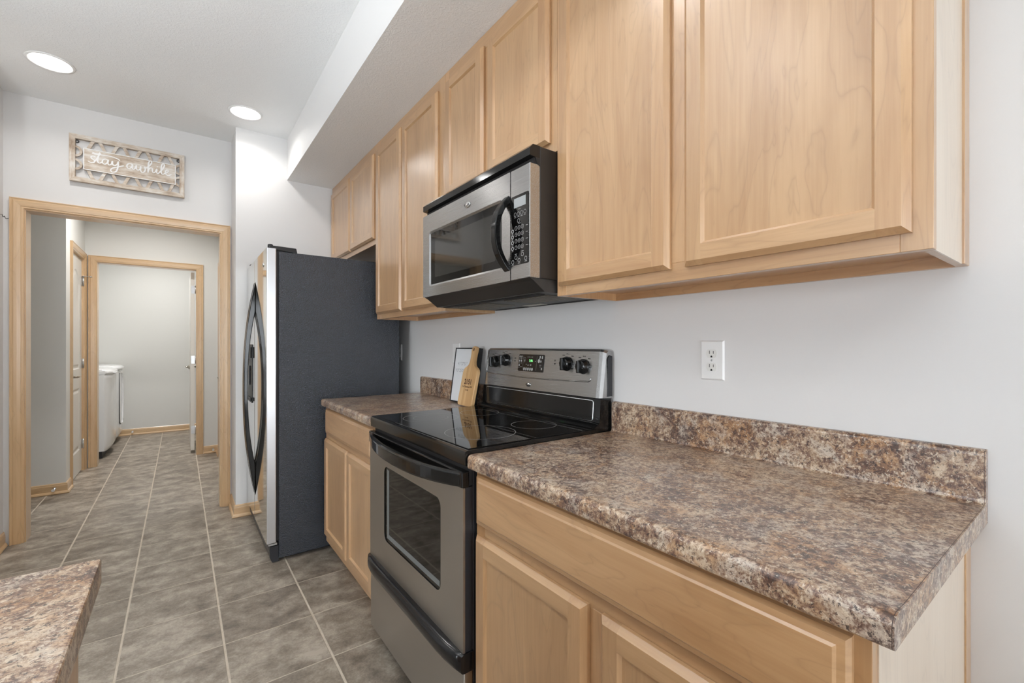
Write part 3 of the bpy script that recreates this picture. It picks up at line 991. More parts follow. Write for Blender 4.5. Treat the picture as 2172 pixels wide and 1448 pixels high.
BF = 0.666    # base face frame
BD = 0.647    # base door face
def base_cabinet(y0, y1, drawer, doors, label, endpanel=False, dz=(0.155, 0.697)):
    t = thing('base_cabinet', label, 'cabinet', ((BF + XW) / 2, (y0 + y1) / 2, 0))
    z0, z1 = 0.112, 0.875
    fr = MB()
    s = 0.040
    fr.box(BF, BF + 0.019, y0, y0 + s, z0, z1, 0, 0.0008).box(BF, BF + 0.019, y1 - s, y1, z0, z1, 0, 0.0008)
    for a, b_ in ((z0, z0 + 0.06), (0.69, 0.735), (z1 - 0.04, z1)):
        fr.box(BF + 0.0002, BF + 0.019, y0 + s, y1 - s, a, b_, 1, 0.0008)
    m = (doors[0][1] + doors[1][0]) / 2
    fr.box(BF + 0.0002, BF + 0.019, m - 0.035, m + 0.035, z0 + 0.06, 0.69, 0, 0.0008)
    build('face_frame', fr, WOOD, t)
    bx = MB()
    for a in (y0 + 0.001, y1 - 0.013):
        bx.prism([(BF + 0.019, z1), (BF + 0.019, z0), (BF + 0.075, z0), (BF + 0.075, 0.0), (XW - 0.001, 0.0), (XW - 0.001, z1)], 'y', a, a + 0.012, 0)
    bx.box(BF + 0.019, XW - 0.001, y0 + 0.013, y1 - 0.013, z0, z0 + 0.012, 1)
    bx.box(XW - 0.010, XW - 0.001, y0 + 0.013, y1 - 0.013, z0 + 0.012, z1, 1)
    bx.box(BF + 0.019, XW - 0.010, y0 + 0.013, y1 - 0.013, z1 - 0.01, z1, 1)
    build('cabinet_box', bx, WOOD, t)
    build('toe_kick', MB().box(BF + 0.075, BF + 0.090, y0 + 0.013, y1 - 0.013, 0, z0, 1), WOOD, t)
    if endpanel:
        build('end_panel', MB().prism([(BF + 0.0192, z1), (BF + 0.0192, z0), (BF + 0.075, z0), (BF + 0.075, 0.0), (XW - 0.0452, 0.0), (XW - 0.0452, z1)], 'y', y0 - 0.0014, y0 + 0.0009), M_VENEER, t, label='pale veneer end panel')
        build('scribe_strip', MB().box(XW - 0.045, XW - 0.0005, y0 - 0.004, y0 + 0.0008, 0, z1, 0, 0.001), WOOD, t)
    slab_front(drawer[0], drawer[1], 0.727, 0.863, BF - 0.0005, BD, t)
    for a, b_ in doors:
        cab_door(a, b_, dz[0], dz[1], BF - 0.0005, BD, t)
    return t
base_cabinet(0.173, 1.062, (0.191, 1.046), [(0.200, 0.594), (0.632, 1.048)], 'maple base cabinet under the large countertop, showing its pale end panel', True)
base_cabinet(1.834, 2.662, (1.878, 2.624), [(1.858, 2.226), (2.236, 2.642)], 'maple base cabinet between the range and the fridge')

# ------------------------------------------------------------------ countertops
def counter_profile(xf=0.637, splash=True):
    p = [(xf + 0.03, 0.8765), (xf + 0.006, 0.8765)] + arc(xf + 0.006, 0.8825, 0.006, 270, 180, 3) \
        + arc(xf + 0.013, 0.9025, 0.013, 180, 100, 6) + [(xf + 0.024, 0.9160), (xf + 0.050, 0.914)]
    if splash:
        p += [(1.221, 0.914)] + arc(1.221, 0.923, 0.009, -90, 0, 5) + arc(1.2415, 1.0065, 0.0115, 180, 90, 6) + [(XW - 0.0007, 1.018), (XW - 0.0007, 0.8765)]
    else:
        p += [(XW - 0.0007, 0.914), (XW - 0.0007, 0.8765)]
    return p
t = thing('countertop', 'large brown speckled laminate countertop with backsplash, near the camera', 'countertop', (0.94, 0.6, 0.876))
build('worktop', MB().prism(counter_profile(), 'y', 0.1485, 1.064), M_LAM, t)
pr = counter_profile()
build('end_cap', MB().prism([((x - 0.94) * 0.9995 + 0.94, (z - 0.9) * 0.997 + 0.9) for x, z in pr], 'y', 0.1460, 0.1478), M_LAM, t)
build('seam', MB().prism([((x - 0.94) * 1.0003 + 0.94, z) for x, z in pr], 'y', 0.1478, 0.1485), M_SEAM, t)
t = thing('countertop', 'short brown speckled laminate countertop between fridge and range', 'countertop', (0.94, 2.2, 0.876))
mb = MB().prism(counter_profile(splash=False), 'y', 1.831, 2.655)
build('worktop', mb, M_LAM, t)
sp_ = [(1.2305, 0.9142), (1.2305, 1.005)] + arc(1.242, 1.0065, 0.0115, 180, 90, 6) + [(XW - 0.0007, 1.018), (XW - 0.0007, 0.9142)]
build('backsplash', MB().prism(sp_, 'y', 1.856, 2.640), M_LAM, t)

# island corner
t = thing('island_countertop', 'pale speckled laminate countertop corner of the island', 'countertop', (-0.7, 0.0, 0.876))
mb = MB().box(-1.30, -0.090, -1.10, 0.866, 0.8765, 0.914, 0, 0.003, 2)
build('worktop', mb, M_LAM, t)
t = thing('island_cabinet', 'maple island cabinet under the pale countertop corner', 'cabinet', (-0.7, 0.0, 0))
mb = MB().box(-1.27, -0.111, -1.08, 0.842, 0.10, 0.875, 0, 0.001)
build('cabinet_box', mb, WOOD, t)
build('toe_kick', MB().box(-1.20, -0.18, -1.0, 0.78, 0, 0.0998, 1), WOOD, t)

# ------------------------------------------------------------------ arched pull handle (fridge, microwave)
def arc_handle(mb, y0, y1, xf, zc, hz, prot, t_mid, solid, m=0, n=28):
    """crescent seen from the side: outer arc and inner arc, tapering into the door"""
    out, inn = [], []
    for k in range(n + 1):
        u = -1 + 2 * k / n
        out.append((xf - prot * (1 - abs(u) ** 2.3), zc + hz * u))
    hi = hz * solid
    for k in range(n + 1):
        u = -1 + 2 * k / n
        inn.append((xf - (prot - t_mid) * (1 - abs(u) ** 2.3), zc + hi * u))
    O0 = [mb._new([(x, y, z) for x, z in out]) for y in (y0, y1)]
    I0 = [mb._new([(x, y, z) for x, z in inn]) for y in (y0, y1)]
    for k in range(n):
        for a in (O0, I0):
            f = mb.bm.faces.new([a[0][k], a[0][k + 1], a[1][k + 1], a[1][k]]); f.material_index = m; f.smooth = False
        for s in (0, 1):
            f = mb.bm.faces.new([O0[s][k], O0[s][k + 1], I0[s][k + 1], I0[s][k]]); f.material_index = m
    for k in (0, n):
        f = mb.bm.faces.new([O0[0][k], O0[1][k], I0[1][k], I0[0][k]]); f.material_index = m
    return mb

# ------------------------------------------------------------------ refrigerator
FY0, FY1, FSEAM = 2.800, 3.688, 3.292
FRX = 0.385
t = thing('refrigerator', 'side-by-side refrigerator with steel doors and pebbled black side', 'refrigerator', (0.8, 3.24, 0))
build('body', MB().box(0.447, 1.158, FY0, FY1, 0.018, 1.744, 0, 0.004, 2), M_PEB, t)
build('base_grille', MB().prism([(0.446, 0.004), (0.415, 0.004), (0.403, 0.03), (0.400, 0.075), (0.404, 0.092), (0.446, 0.092)], 'y', FY0 + 0.004, FY1 - 0.004), M_BODY, t)
def fr_door(y0, y1, name):
    pts = rrect(FRX, 0.436, y0, y1, 0.006, 4)
    mb = MB().prism(pts, 'z', 0.112, 1.758, 0)
    o = build(name, mb, [M_FRDOOR, M_FREDGE], t)
    for p in o.data.polygons:
        if abs(p.normal.y) > 0.7: p.material_index = 1
    return o
d1 = fr_door(FY0 + 0.001, FSEAM - 0.004, 'fridge_door')
d2 = fr_door(FSEAM + 0.004, FY1 - 0.001, 'freezer_door')
build('gasket', MB().box(0.4365, 0.4465, FY0 + 0.008, FY1 - 0.008, 0.118, 1.742), M_DARK, t)
for d, a, b_ in ((d1, FSEAM - 0.044, FSEAM - 0.014), (d2, FSEAM + 0.014, FSEAM + 0.044)):
    build('handle', arc_handle(MB(), a, b_, FRX, 0.942, 0.678, 0.063, 0.021, 0.715), M_BLACK, d, bevel=0.004)
# water and ice dispenser in the freezer door
mb = MB().prism(rrect(3.385, 3.600, 0.835, 1.222, 0.012), 'x', FRX - 0.004, FRX - 0.0002)
mb.box(FRX - 0.012, FRX - 0.0042, 3.40, 3.585, 1.130, 1.205, 0, 0.003)
mb.box(FRX - 0.014, FRX - 0.0042, 3.40, 3.585, 0.845, 0.868, 0, 0.003)
ds = build('dispenser', mb, M_BLACKM, d2)
build('dispenser_lever', MB().box(FRX - 0.012, FRX - 0.0042, 3.465, 3.515, 0.95, 1.08, 0, 0.003), M_BODY, ds)
def badge(p, rx, rz, parent, thick=0.003):
    """small oval emblem facing -X"""
    mb = MB().lathe([(1.0, 0), (1.0, -thick * 0.5), (0.9, -thick), (0.0, -thick * 1.25)], p, 'x', 0, 32, rx, rz)
    o = build('badge', mb, M_CHROME, parent)
    m2 = MB().ring((p[0] - thick * 1.15, p[1] + rx * 0.05, p[2]), rx * 0.72, rx * 0.10, 0, 'x', 40, math.radians(160), math.radians(390), rz * 0.62)
    me = text_mesh('Whirlpool', rx * 0.42)
    m2.add_mesh(me, Matrix.Translation((p[0] - thick * 1.4, p[1], p[2])) @ FACE_NX)
    build('emblem', m2, M_PRINT, o)
    return o
badge((FRX - 0.0002, 2.915, 1.678), 0.015, 0.013, d1)
for yy in (FY0 + 0.012, FY1 - 0.075):
    mb = MB().hexa([(0.398, yy, 1.7585), (0.545, yy, 1.7445), (0.545, yy + 0.063, 1.7445), (0.398, yy + 0.063, 1.7585),
                    (0.405, yy + 0.004, 1.777), (0.540, yy + 0.004, 1.774), (0.540, yy + 0.059, 1.774), (0.405, yy + 0.059, 1.777)], 0, 0.003, 2)
    mb.lathe([(0.014, 0), (0.014, 0.024), (0.010, 0.028)], (0.410, yy + 0.03, 1.7587), 'z', 0, 20)
    build('hinge_cover', mb, M_BLACKM, t)
build('hinge', MB().box(0.395, 0.440, FY0 + 0.005, FY0 + 0.05, 0.096, 0.108, 0, 0.002), M_HINGE, t)
for yy in (FY0 + 0.05, FY1 - 0.08):
    build('foot', MB().box(0.455, 0.50, yy, yy + 0.03, 0, 0.019), M_BLACKM, t)
    build('foot', MB().box(1.09, 1.13, yy, yy + 0.03, 0, 0.019), M_BLACKM, t)

# ------------------------------------------------------------------ range
RM = (R1 + R2) / 2
t = thing('range', 'freestanding electric range with steel oven door and black glass top', 'range', (0.92, RM, 0))
build('body', MB().box(0.660, 1.225, R1 + 0.004, R2 - 0.004, 0.035, 0.905, 0, 0.002), M_BODY, t)
for xx in (0.68, 1.17):
    for yy in (R1 + 0.03, R2 - 0.06):
        build('foot', MB().tube([(xx + 0.015, yy + 0.015, 0), (xx + 0.015, yy + 0.015, 0.036)], 0.014, 0, 14), M_BLACKM, t)
ct = MB().prism([(0.644, 0.8830), (0.634, 0.8835), (0.631, 0.8860), (0.6305, 0.9180), (0.633, 0.9235), (0.640, 0.9262), (1.160, 0.9262), (1.160, 0.9055), (0.6595, 0.9055), (0.6595, 0.8830)], 'y', R1, R2)
ct = build('cooktop', ct, M_BLACK, t)
build('glass_surface', MB().box(0.648, 1.150, R1 + 0.010, R2 - 0.010, 0.9263, 0.9285, 0, 0.0008), M_GLASS, ct)
for (cx, cy, rs) in ((0.805, 1.262, (0.118,)), (1.035, 1.262, (0.082,)), (1.035, 1.628, (0.082,)), (0.805, 1.628, (0.108, 0.068))):
    mb = MB()
    for r in rs:
        mb.ring((cx, cy, 0.92865), r, 0.0016, 0)
    build('burner_ring', mb, M_RING, ct)
build('vent_trim', MB().box(0.648, 0.6595, R1 + 0.006, R2 - 0.006, 0.826, 0.8825), M_DARK, t)
# oven door
dm = MB()
XD = 0.628
WY0, WY1, WZ0, WZ1 = 1.206, 1.667, 0.474, 0.757
outer = rrect(R1 + 0.004, R2 - 0.002, 0.338, 0.822, 0.004, 5)
inner = rrect(WY0, WY1, WZ0, WZ1, 0.028, 5)
def ringfaces(mb, A, xa, B, xb_, m=0):
    va = mb._new([(xa, *p) for p in A]); vb = mb._new([(xb_, *p) for p in B])
    n = len(A)
    for k in range(n):
        f = mb.bm.faces.new([va[k], va[(k + 1) % n], vb[(k + 1) % n], vb[k]]); f.material_index = m
ringfaces(dm, outer, XD, inner, XD)
ringfaces(dm, outer, XD, outer, 0.634)
od = build('oven_door', dm, M_STEELD, t)
build('door_edge', MB().box(0.6342, 0.6595, R1 + 0.006, R2 - 0.004, 0.338, 0.822), M_BODY, od)
wm = MB()
ringfaces(wm, inner, XD, inner, XD + 0.003, 0)
in2 = rrect(WY0 + 0.006, WY1 - 0.006, WZ0 + 0.006, WZ1 - 0.006, 0.024, 5)
ringfaces(wm, inner, XD + 0.003, in2, XD + 0.004, 0)
wm.face([(XD + 0.004, *p) for p in in2], 0)
wn_ = build('oven_window', wm, M_GLASS, od)
m2 = MB()
xg = XD + 0.0036
m2.face([(xg, WY1 - 0.040, WZ0 + 0.030), (xg, WY1 - 0.020, WZ0 + 0.012), (xg, WY1 - 0.020, WZ1 - 0.010), (xg, WY1 - 0.040, WZ1 - 0.012)])
m2.face([(xg, WY0 + 0.012, WZ0 + 0.012), (xg, WY1 - 0.020, WZ0 + 0.012), (xg, WY1 - 0.040, WZ0 + 0.030), (xg, WY0 + 0.012, WZ0 + 0.030)])
build('inner_reveal', m2, plain('inner_reveal_grey', (0.17, 0.185, 0.19), 0.3), wn_)
# towel-bar handle: black cap strip with a bowed flat bar
mb = MB().box(0.622, 0.6475, R1 + 0.002, R2 - 0.002, 0.8225, 0.868, 0, 0.004, 2)
hd = build('handle', mb, M_BLACK, od)
mb = MB()
n = 26
rings = []
for k in range(n + 1):
    u = -1 + 2 * k / n
    y = RM + (R2 - R1) / 2 * 0.965 * u
    bow = 0.050 * (1 - abs(u) ** 2.4)
    xo = 0.621 - bow
    zt, zb_ = 0.866 - 0.004 * (1 - u * u), 0.8235 - 0.012 * (1 - u * u)
    rings.append(mb._new([(xo, y, zb_ + 0.006), (xo - 0.001, y, zt - 0.006), (xo + 0.006, y, zt), (xo + 0.016, y, zt), (xo + 0.016, y, zb_), (xo + 0.006, y, zb_)]))
for A, B in zip(rings, rings[1:]):
    for k in range(6):
        f = mb.bm.faces.new([A[k], A[(k + 1) % 6], B[(k + 1) % 6], B[k]]); f.smooth = False
mb.bm.faces.new(rings[0][::-1]); mb.bm.faces.new(rings[-1])
build('handle_bar', mb, M_BLACK, hd, bevel=0.002)
# storage drawer
dr = build('drawer', MB().box(0.630, 0.6595, R1 + 0.004, R2 - 0.002, 0.072, 0.312, 0, 0.003, 2), M_STEELD, t)
mb = MB()
prof = [(0.6295, 0.312), (0.612, 0.314), (0.604, 0.320), (0.600, 0.330), (0.600, 0.346), (0.604, 0.357), (0.612, 0.363), (0.626, 0.365), (0.6595, 0.365), (0.6595, 0.3125)]
yy = [R1 - 0.0005, R1 + 0.030, R1 + 0.075, R1 + 0.12, R2 - 0.12, R2 - 0.075, R2 - 0.03, R2 + 0.0005]
rings = []
cxp = 0.6295
for y in yy:
    e = min(y - R1, R2 - y)
    f_ = 1.0 if e > 0.1 else (0.93 if e > 0.06 else (0.72 if e > 0.02 else 0.40))
    rings.append(mb._new([(cxp - (cxp - x) * f_ if x < cxp else x, y, z) for x, z in prof]))
for A, B in zip(rings, rings[1:]):
    for k in range(len(prof)):
        f = mb.bm.faces.new([A[k], A[(k + 1) % len(prof)], B[(k + 1) % len(prof)], B[k]])
        f.smooth = k < 7
mb.bm.faces.new(rings[0][::-1]); mb.bm.faces.new(rings[-1])
for f in mb.bm.faces:
    pass
build('handle', mb, plain('drawer_handle_black', (0.007, 0.007, 0.008), 0.16), dr)
# backguard
bgp = build('splash_panel', MB().prism([(1.150, 0.9285), (1.160, 0.935), (1.176, 0.945), (1.182, 1.028), (1.236, 1.028), (1.236, 0.9065), (1.150, 0.9065)], 'y', R1 + 0.004, R2 - 0.004), M_BLACK, t)
mb = MB()
fr_ = rrect(R1 + 0.035, R2 - 0.030, 0.948, 1.022, 0.010, 4)
fi_ = rrect(R1 + 0.037, R2 - 0.032, 0.950, 1.020, 0.009, 4)
def onsplash(p): return 1.176 + (p[1] - 0.945) / (1.028 - 0.945) * 0.006 - 0.0012
A = mb._new([(onsplash(p), *p) for p in fr_]); B = mb._new([(onsplash(p) - 0.0008, *p) for p in fi_])
for k in range(len(fr_)):
    mb.bm.faces.new([A[k], A[(k + 1) % len(A)], B[(k + 1) % len(A)], B[k]])
build('splash_bead', mb, M_HINGE, bgp)
# steel control console, leaning back, with rounded top corners
def conx(z): return 1.178 + (z - 1.032) / (1.202 - 1.032) * 0.022
mb = MB()
sec = [(-0.008, 1.036), (0.0, 1.032)]
def console_section(y, inset, topcut):
    zt = 1.203 - topcut
    return [(1.178 + inset, y, 1.031), (conx(1.05) + inset, y, 1.05), (conx(1.12) + inset, y, 1.12), (conx(zt - 0.008) + inset, y, zt - 0.008), (conx(zt) + 0.008 + inset, y, zt), (1.238, y, zt), (1.238, y, 1.031)]
rings = []
for y, ins, cut in ((R1 + 0.001, 0.030, 0.012), (R1 + 0.004, 0.014, 0.006), (R1 + 0.012, 0.004, 0.002), (R1 + 0.024, 0.0, 0.0), (R2 - 0.024, 0.0, 0.0), (R2 - 0.012, 0.004, 0.002), (R2 - 0.004, 0.014, 0.006), (R2 - 0.001, 0.030, 0.012)):
    rings.append(mb._new(console_section(y, ins, cut)))
for A, B in zip(rings, rings[1:]):
    for k in range(7):
        mb.bm.faces.new([A[k], A[(k + 1) % 7], B[(k + 1) % 7], B[k]])
mb.bm.faces.new(rings[0][::-1]); mb.bm.faces.new(rings[-1])
for f in mb.bm.faces: f.smooth = False
co = build('control_console', mb, M_STEEL, t)
cs_ = MB().prism([(1.212, 1.036), (1.236, 1.036), (1.236, 1.178), (1.222, 1.182), (1.214, 1.170)], 'y', R1 - 0.0016, R1 + 0.0008)
build('side_cap', cs_, M_BODY, co)
# pressed bead of the console
pth = [(conx(1.190) - 0.0006, 1.800, 1.190), (conx(1.10) - 0.0008, 1.802, 1.10), (conx(1.089) - 0.001, 1.798, 1.089)]
n_ = 14
for k in range(n_ + 1):
    u = k / n_
    y = 1.786 + (1.136 - 1.786) * u
    z = 1.086 - 0.006 * math.sin(PI * u)
    pth.append((conx(z) - 0.001, y, z))
pth += [(conx(1.090) - 0.001, 1.126, 1.090), (conx(1.10) - 0.0008, 1.122, 1.10)]
build('console_bead', MB().tube(pth, 0.0026, 0, 8), M_STEEL, co)
for i, (y, z) in enumerate(((1.735, 1.141), (1.655, 1.150), (1.253, 1.146), (1.165, 1.139))):
    x = conx(z)
    mb = MB().lathe([(0.028, -0.0002), (0.028, -0.004), (0.025, -0.008), (0.0245, -0.018), (0.022, -0.021), (0.0, -0.0215)], (x, y, z), 'x', 0, 32)
    mb.box(x - 0.034, x - 0.018, y - 0.0065, y + 0.0065, z - 0.023, z + 0.023, 0, 0.003, 2)
    kn = build('knob', mb, M_BLACK, co)
    m2 = MB()
    if i in (1, 2, 3):
        m2.ring((x - 0.0009, y - 0.001, z - 0.003), 0.0345, 0.0022, 0, 'x', 40, math.radians(175), math.radians(385))
    else:
        m2.ring((x - 0.0009, y, z - 0.003), 0.0345, 0.0026, 0, 'x', 10, math.radians(225), math.radians(255))
        m2.ring((x - 0.0009, y, z - 0.003), 0.0345, 0.0026, 0, 'x', 10, math.radians(285), math.radians(315))
    m2.box(x - 0.0010, x - 0.0006, y - 0.005, y + 0.005, z - 0.044, z - 0.042)
    for (dy, dz) in ((0.022, 0.033), (0.0, 0.038), (-0.026, 0.030)):
        m2.box(x - 0.0002 + 0.0006, x + 0.0012, y + dy - 0.003, y + dy + 0.003, z + dz - 0.0015, z + dz + 0.0015)
    build('dial_printing', m2, M_PRINT, kn)
for (y, z) in ((1.585, 1.148), (1.322, 1.144)):
    x = conx(z)
    m2 = MB().lathe([(0.0035, 0), (0.003, -0.0012)], (x, y, z), 'x', 0, 14)
    m2.box(x - 0.0008, x + 0.0003, y - 0.0035, y + 0.0035, z + 0.010, z + 0.0112)
    m2.box(x - 0.0008, x + 0.0003, y - 0.001, y + 0.001, z + 0.0112, z + 0.016)
    build('indicator', m2, M_PRINT, co)
# display with clock
PY0, PY1, PZ0, PZ1 = 1.388, 1.556, 1.106, 1.178
def onc(y, z, d): return (conx(z) - d, y, z)
mb = MB()
o_ = rrect(PY0, PY1, PZ0, PZ1, 0.006, 4)
A = mb._new([onc(y, z, -0.001) for y, z in o_]); B = mb._new([onc(y, z, 0.0022) for y, z in o_])
for k in range(len(o_)):
    mb.bm.faces.new([A[k], A[(k + 1) % len(o_)], B[(k + 1) % len(o_)], B[k]])
mb.bm.faces.new(B)
dp = build('display', mb, plain('display_panel', (0.012, 0.009, 0.007), 0.12), co)
me = text_mesh('2:36', 0.0135, 0.0003)
mb = MB().add_mesh(me, Matrix.Translation((conx(1.152) - 0.0029, 1.470, 1.1515)) @ FACE_NX)
build('clock_digits', mb, M_GREEN, dp)
mb = MB()
def dash(yc, zc_, w_, h_, mb=None):
    mb.face([onc(yc - w_ / 2, zc_ - h_ / 2, 0.0026), onc(yc + w_ / 2, zc_ - h_ / 2, 0.0026), onc(yc + w_ / 2, zc_ + h_ / 2, 0.0026), onc(yc - w_ / 2, zc_ + h_ / 2, 0.0026)])
def dot(yc, zc_, ry, rz, mb=None):
    mb.face([onc(yc + ry * math.cos(a * PI / 8), zc_ + rz * math.sin(a * PI / 8), 0.0027) for a in range(16)])
for k in range(5):
    dot(1.512 - k * 0.0135, 1.116, 0.0048, 0.0066, mb)
for (y, z) in ((1.548, 1.168), (1.535, 1.168), (1.548, 1.150), (1.535, 1.150), (1.548, 1.131), (1.412, 1.168), (1.398, 1.168), (1.405, 1.150), (1.398, 1.120)):
    dot(y, z, 0.0036, 0.0048, mb)
dot(1.418, 1.152, 0.007, 0.008, mb)
for (y, z, w_) in ((1.548, 1.1595, 0.006), (1.535, 1.1595, 0.007), (1.548, 1.1405, 0.006), (1.535, 1.1405, 0.007), (1.535, 1.124, 0.010), (1.548, 1.121, 0.006),
                   (1.513, 1.163, 0.009), (1.513, 1.157, 0.009), (1.513, 1.151, 0.008), (1.513, 1.146, 0.006), (1.500, 1.136, 0.006), (1.487, 1.134, 0.007), (1.470, 1.135, 0.010), (1.470, 1.131, 0.008), (1.487, 1.131, 0.006),
                   (1.415, 1.1625, 0.008), (1.398, 1.1625, 0.008), (1.407, 1.135, 0.012), (1.407, 1.128, 0.010), (1.440, 1.150, 0.006)):
    dash(y, z, w_, 0.0016, mb)
for k in range(4):
    dash(1.492 - k * 0.010, 1.167, 0.004, 0.003, mb)
for (a, b_, c_, d_) in ((1.452, 1.4525, 1.112, 1.172), (1.5225, 1.523, 1.109, 1.172)):
    dash((a + b_) / 2 - 0.02 * (a < 1.5), (c_ + d_) / 2, 0.0006, d_ - c_, mb)
build('keypad_printing', mb, M_GREY, dp)
badge((conx(1.052) - 0.0003, 1.475, 1.051), 0.0165, 0.0085, co)

# ------------------------------------------------------------------ microwave
MY0, MY1 = R1 + 0.001, 1.819
MX = 0.862
t = thing('microwave', 'over-range microwave with steel door and curved black handle', 'microwave', (1.05, (MY0 + MY1) / 2, 1.385))
mb = MB().box(0.9022, XW - 0.0016, MY0, MY1, 1.427, 1.8385, 0, 0.002)
build('case', mb, plain('microwave_case', (0.020, 0.017, 0.015), 0.35), t)
# top vent: sloping cap over a dark slot
build('vent_cap', MB().prism([(MX, 1.803), (MX, 1.826), (0.874, 1.8385), (0.9020, 1.8385), (0.9020, 1.800), (0.884, 1.800)], 'y', MY0, MY1), M_BLACK, t)
build('vent_slot', MB().box(0.880, 0.9020, MY0 + 0.004, MY1 - 0.004, 1.7805, 1.7995), M_DARK, t)
build('side_cap', MB().prism([(0.884, 1.800), (0.9020, 1.800), (0.9020, 1.774), (0.892, 1.779)], 'y', MY0 - 0.0004, MY0 + 0.004), M_BLACKM, t)
# door
SEAM = 1.170
mwo = rrect(SEAM + 0.0015, MY1, 1.427, 1.780, 0.004, 5)
mwi = rrect(1.219, 1.760, 1.470, 1.704, 0.012, 5)
mb = MB()
ringfaces(mb, mwo, MX, mwi, MX)
ringfaces(mb, mwo, MX, mwo, 0.9020)
mwi2 = rrect(1.2265, 1.7525, 1.4775, 1.6965, 0.006, 5)
ringfaces(mb, mwi, MX, mwi2, MX + 0.005)
md = build('microwave_door', mb, M_STEEL, t)
mb = MB(); mb.face([(MX + 0.0049, *p) for p in mwi2])
gl = build('glass', mb, M_GLASS, md)
mb = MB(); ga = rrect(1.262, 1.715, 1.505, 1.668, 0.006, 5); mb.face([(MX + 0.0046, *p) for p in ga])
build('window_screen', mb, plain('microwave_screen', (0.030, 0.029, 0.026), 0.06, spec=0.6), gl)
build('handle', arc_handle(MB(), 1.176, 1.204, MX, 1.582, 0.124, 0.056, 0.020, 0.80), M_BLACK, md, bevel=0.003)
badge((MX - 0.0002, 1.440, 1.741), 0.021, 0.011, md)
# control side
mb = MB().box(MX, 0.9020, MY0, SEAM - 0.0015, 1.427, 1.780, 0, 0.0015)
cp = build('control_panel', mb, M_STEEL, t)
mb = MB().prism(rrect(1.075, 1.164, 1.473, 1.694, 0.005, 4), 'x', MX - 0.0012, MX - 0.0001)
kp = build('keypad', mb, M_GLASS, cp)
X_ = MX - 0.0016
mb = MB(); mb.face([(X_, 1.088, 1.655), (X_, 1.149, 1.655), (X_, 1.149, 1.685), (X_, 1.088, 1.685)])
build('display', mb, M_LCD, kp)
mb = MB()
for r_ in range(4):
    for c_ in range(3):
        mb.ring((X_, 1.138 - c_ * 0.0165, 1.590 - r_ * 0.0205), 0.0062, 0.0010, 0, 'x', 18)
        mb.add_mesh(text_mesh(str((r_ * 3 + c_ + 1) % 10) if r_ < 3 else '*0#'[c_], 0.008), Matrix.Translation((X_, 1.138 - c_ * 0.0165, 1.590 - r_ * 0.0205)) @ FACE_NX)
for c_ in range(4):
    mb.ring((X_, 1.142 - c_ * 0.0165, 1.634), 0.0060, 0.0010, 0, 'x', 18)
mb.ring((X_, 1.125, 1.612), 0.006, 0.001, 0, 'x', 18)
for r_ in range(4):
    mb.ring((X_, 1.156, 1.583 - r_ * 0.0185), 0.0052, 0.0024, 0, 'x', 18)
for (y, z) in ((1.138, 1.497), (1.105, 1.503), (1.155, 1.484), (1.122, 1.486), (1.088, 1.488)):
    mb.ring((X_, y, z), 0.006, 0.0014, 0, 'x', 18)
def mdash(y, z, w_): mb.face([(X_, y - w_ / 2, z - 0.0007), (X_, y + w_ / 2, z - 0.0007), (X_, y + w_ / 2, z + 0.0007), (X_, y - w_ / 2, z + 0.0007)])
for r_ in range(4):
    mdash(1.156, 1.574 - r_ * 0.0185, 0.008); mdash(1.083, 1.590 - r_ * 0.0205, 0.010)
for c_ in range(4):
    mdash(1.142 - c_ * 0.0165, 1.6245, 0.010)
for (y, z) in ((1.138, 1.5075), (1.105, 1.513), (1.155, 1.475), (1.122, 1.477), (1.088, 1.479), (1.12, 1.648), (1.12, 1.603)):
    mdash(y, z, 0.012)
build('keypad_printing', mb, M_GREY, kp)
# underside
mb = MB().prism([(0.866, 1.4268), (0.880, 1.4200), (0.925, 1.388), (0.925, 1.386), (XW - 0.0016, 1.386), (XW - 0.0016, 1.4268)], 'y', MY0 + 0.006, MY1 - 0.006)
bs = build('bottom_panel', mb, plain('microwave_base', (0.030, 0.028, 0.026), 0.45), t)
M_FILT = plain('grease_filter_metal', (0.20, 0.18, 0.15), 0.5, 0.6)
for a, b_ in ((1.13, 1.38), (1.50, 1.75)):
    m2 = MB().box(0.985, 1.13, a, b_, 1.3835, 1.3857, 0, 0.0008)
    for k in range(9):
        y = a + 0.015 + k * (b_ - a - 0.03) / 8
        m2.box(0.99, 1.125, y - 0.002, y + 0.002, 1.3822, 1.3834)
    build('grease_filter', m2, M_FILT, bs)
build('lamp_cover', MB().box(1.165, 1.205, 1.38, 1.50, 1.3832, 1.3857, 0, 0.0008), plain('frosted_cover', (0.4, 0.38, 0.34), 0.4), bs)
build('vent_grille', MB().box(0.935, 0.965, MY0 + 0.05, MY1 - 0.05, 1.3838, 1.3857).box(1.215, 1.235, MY0 + 0.05, MY1 - 0.05, 1.3838, 1.3857), M_DARK, bs)

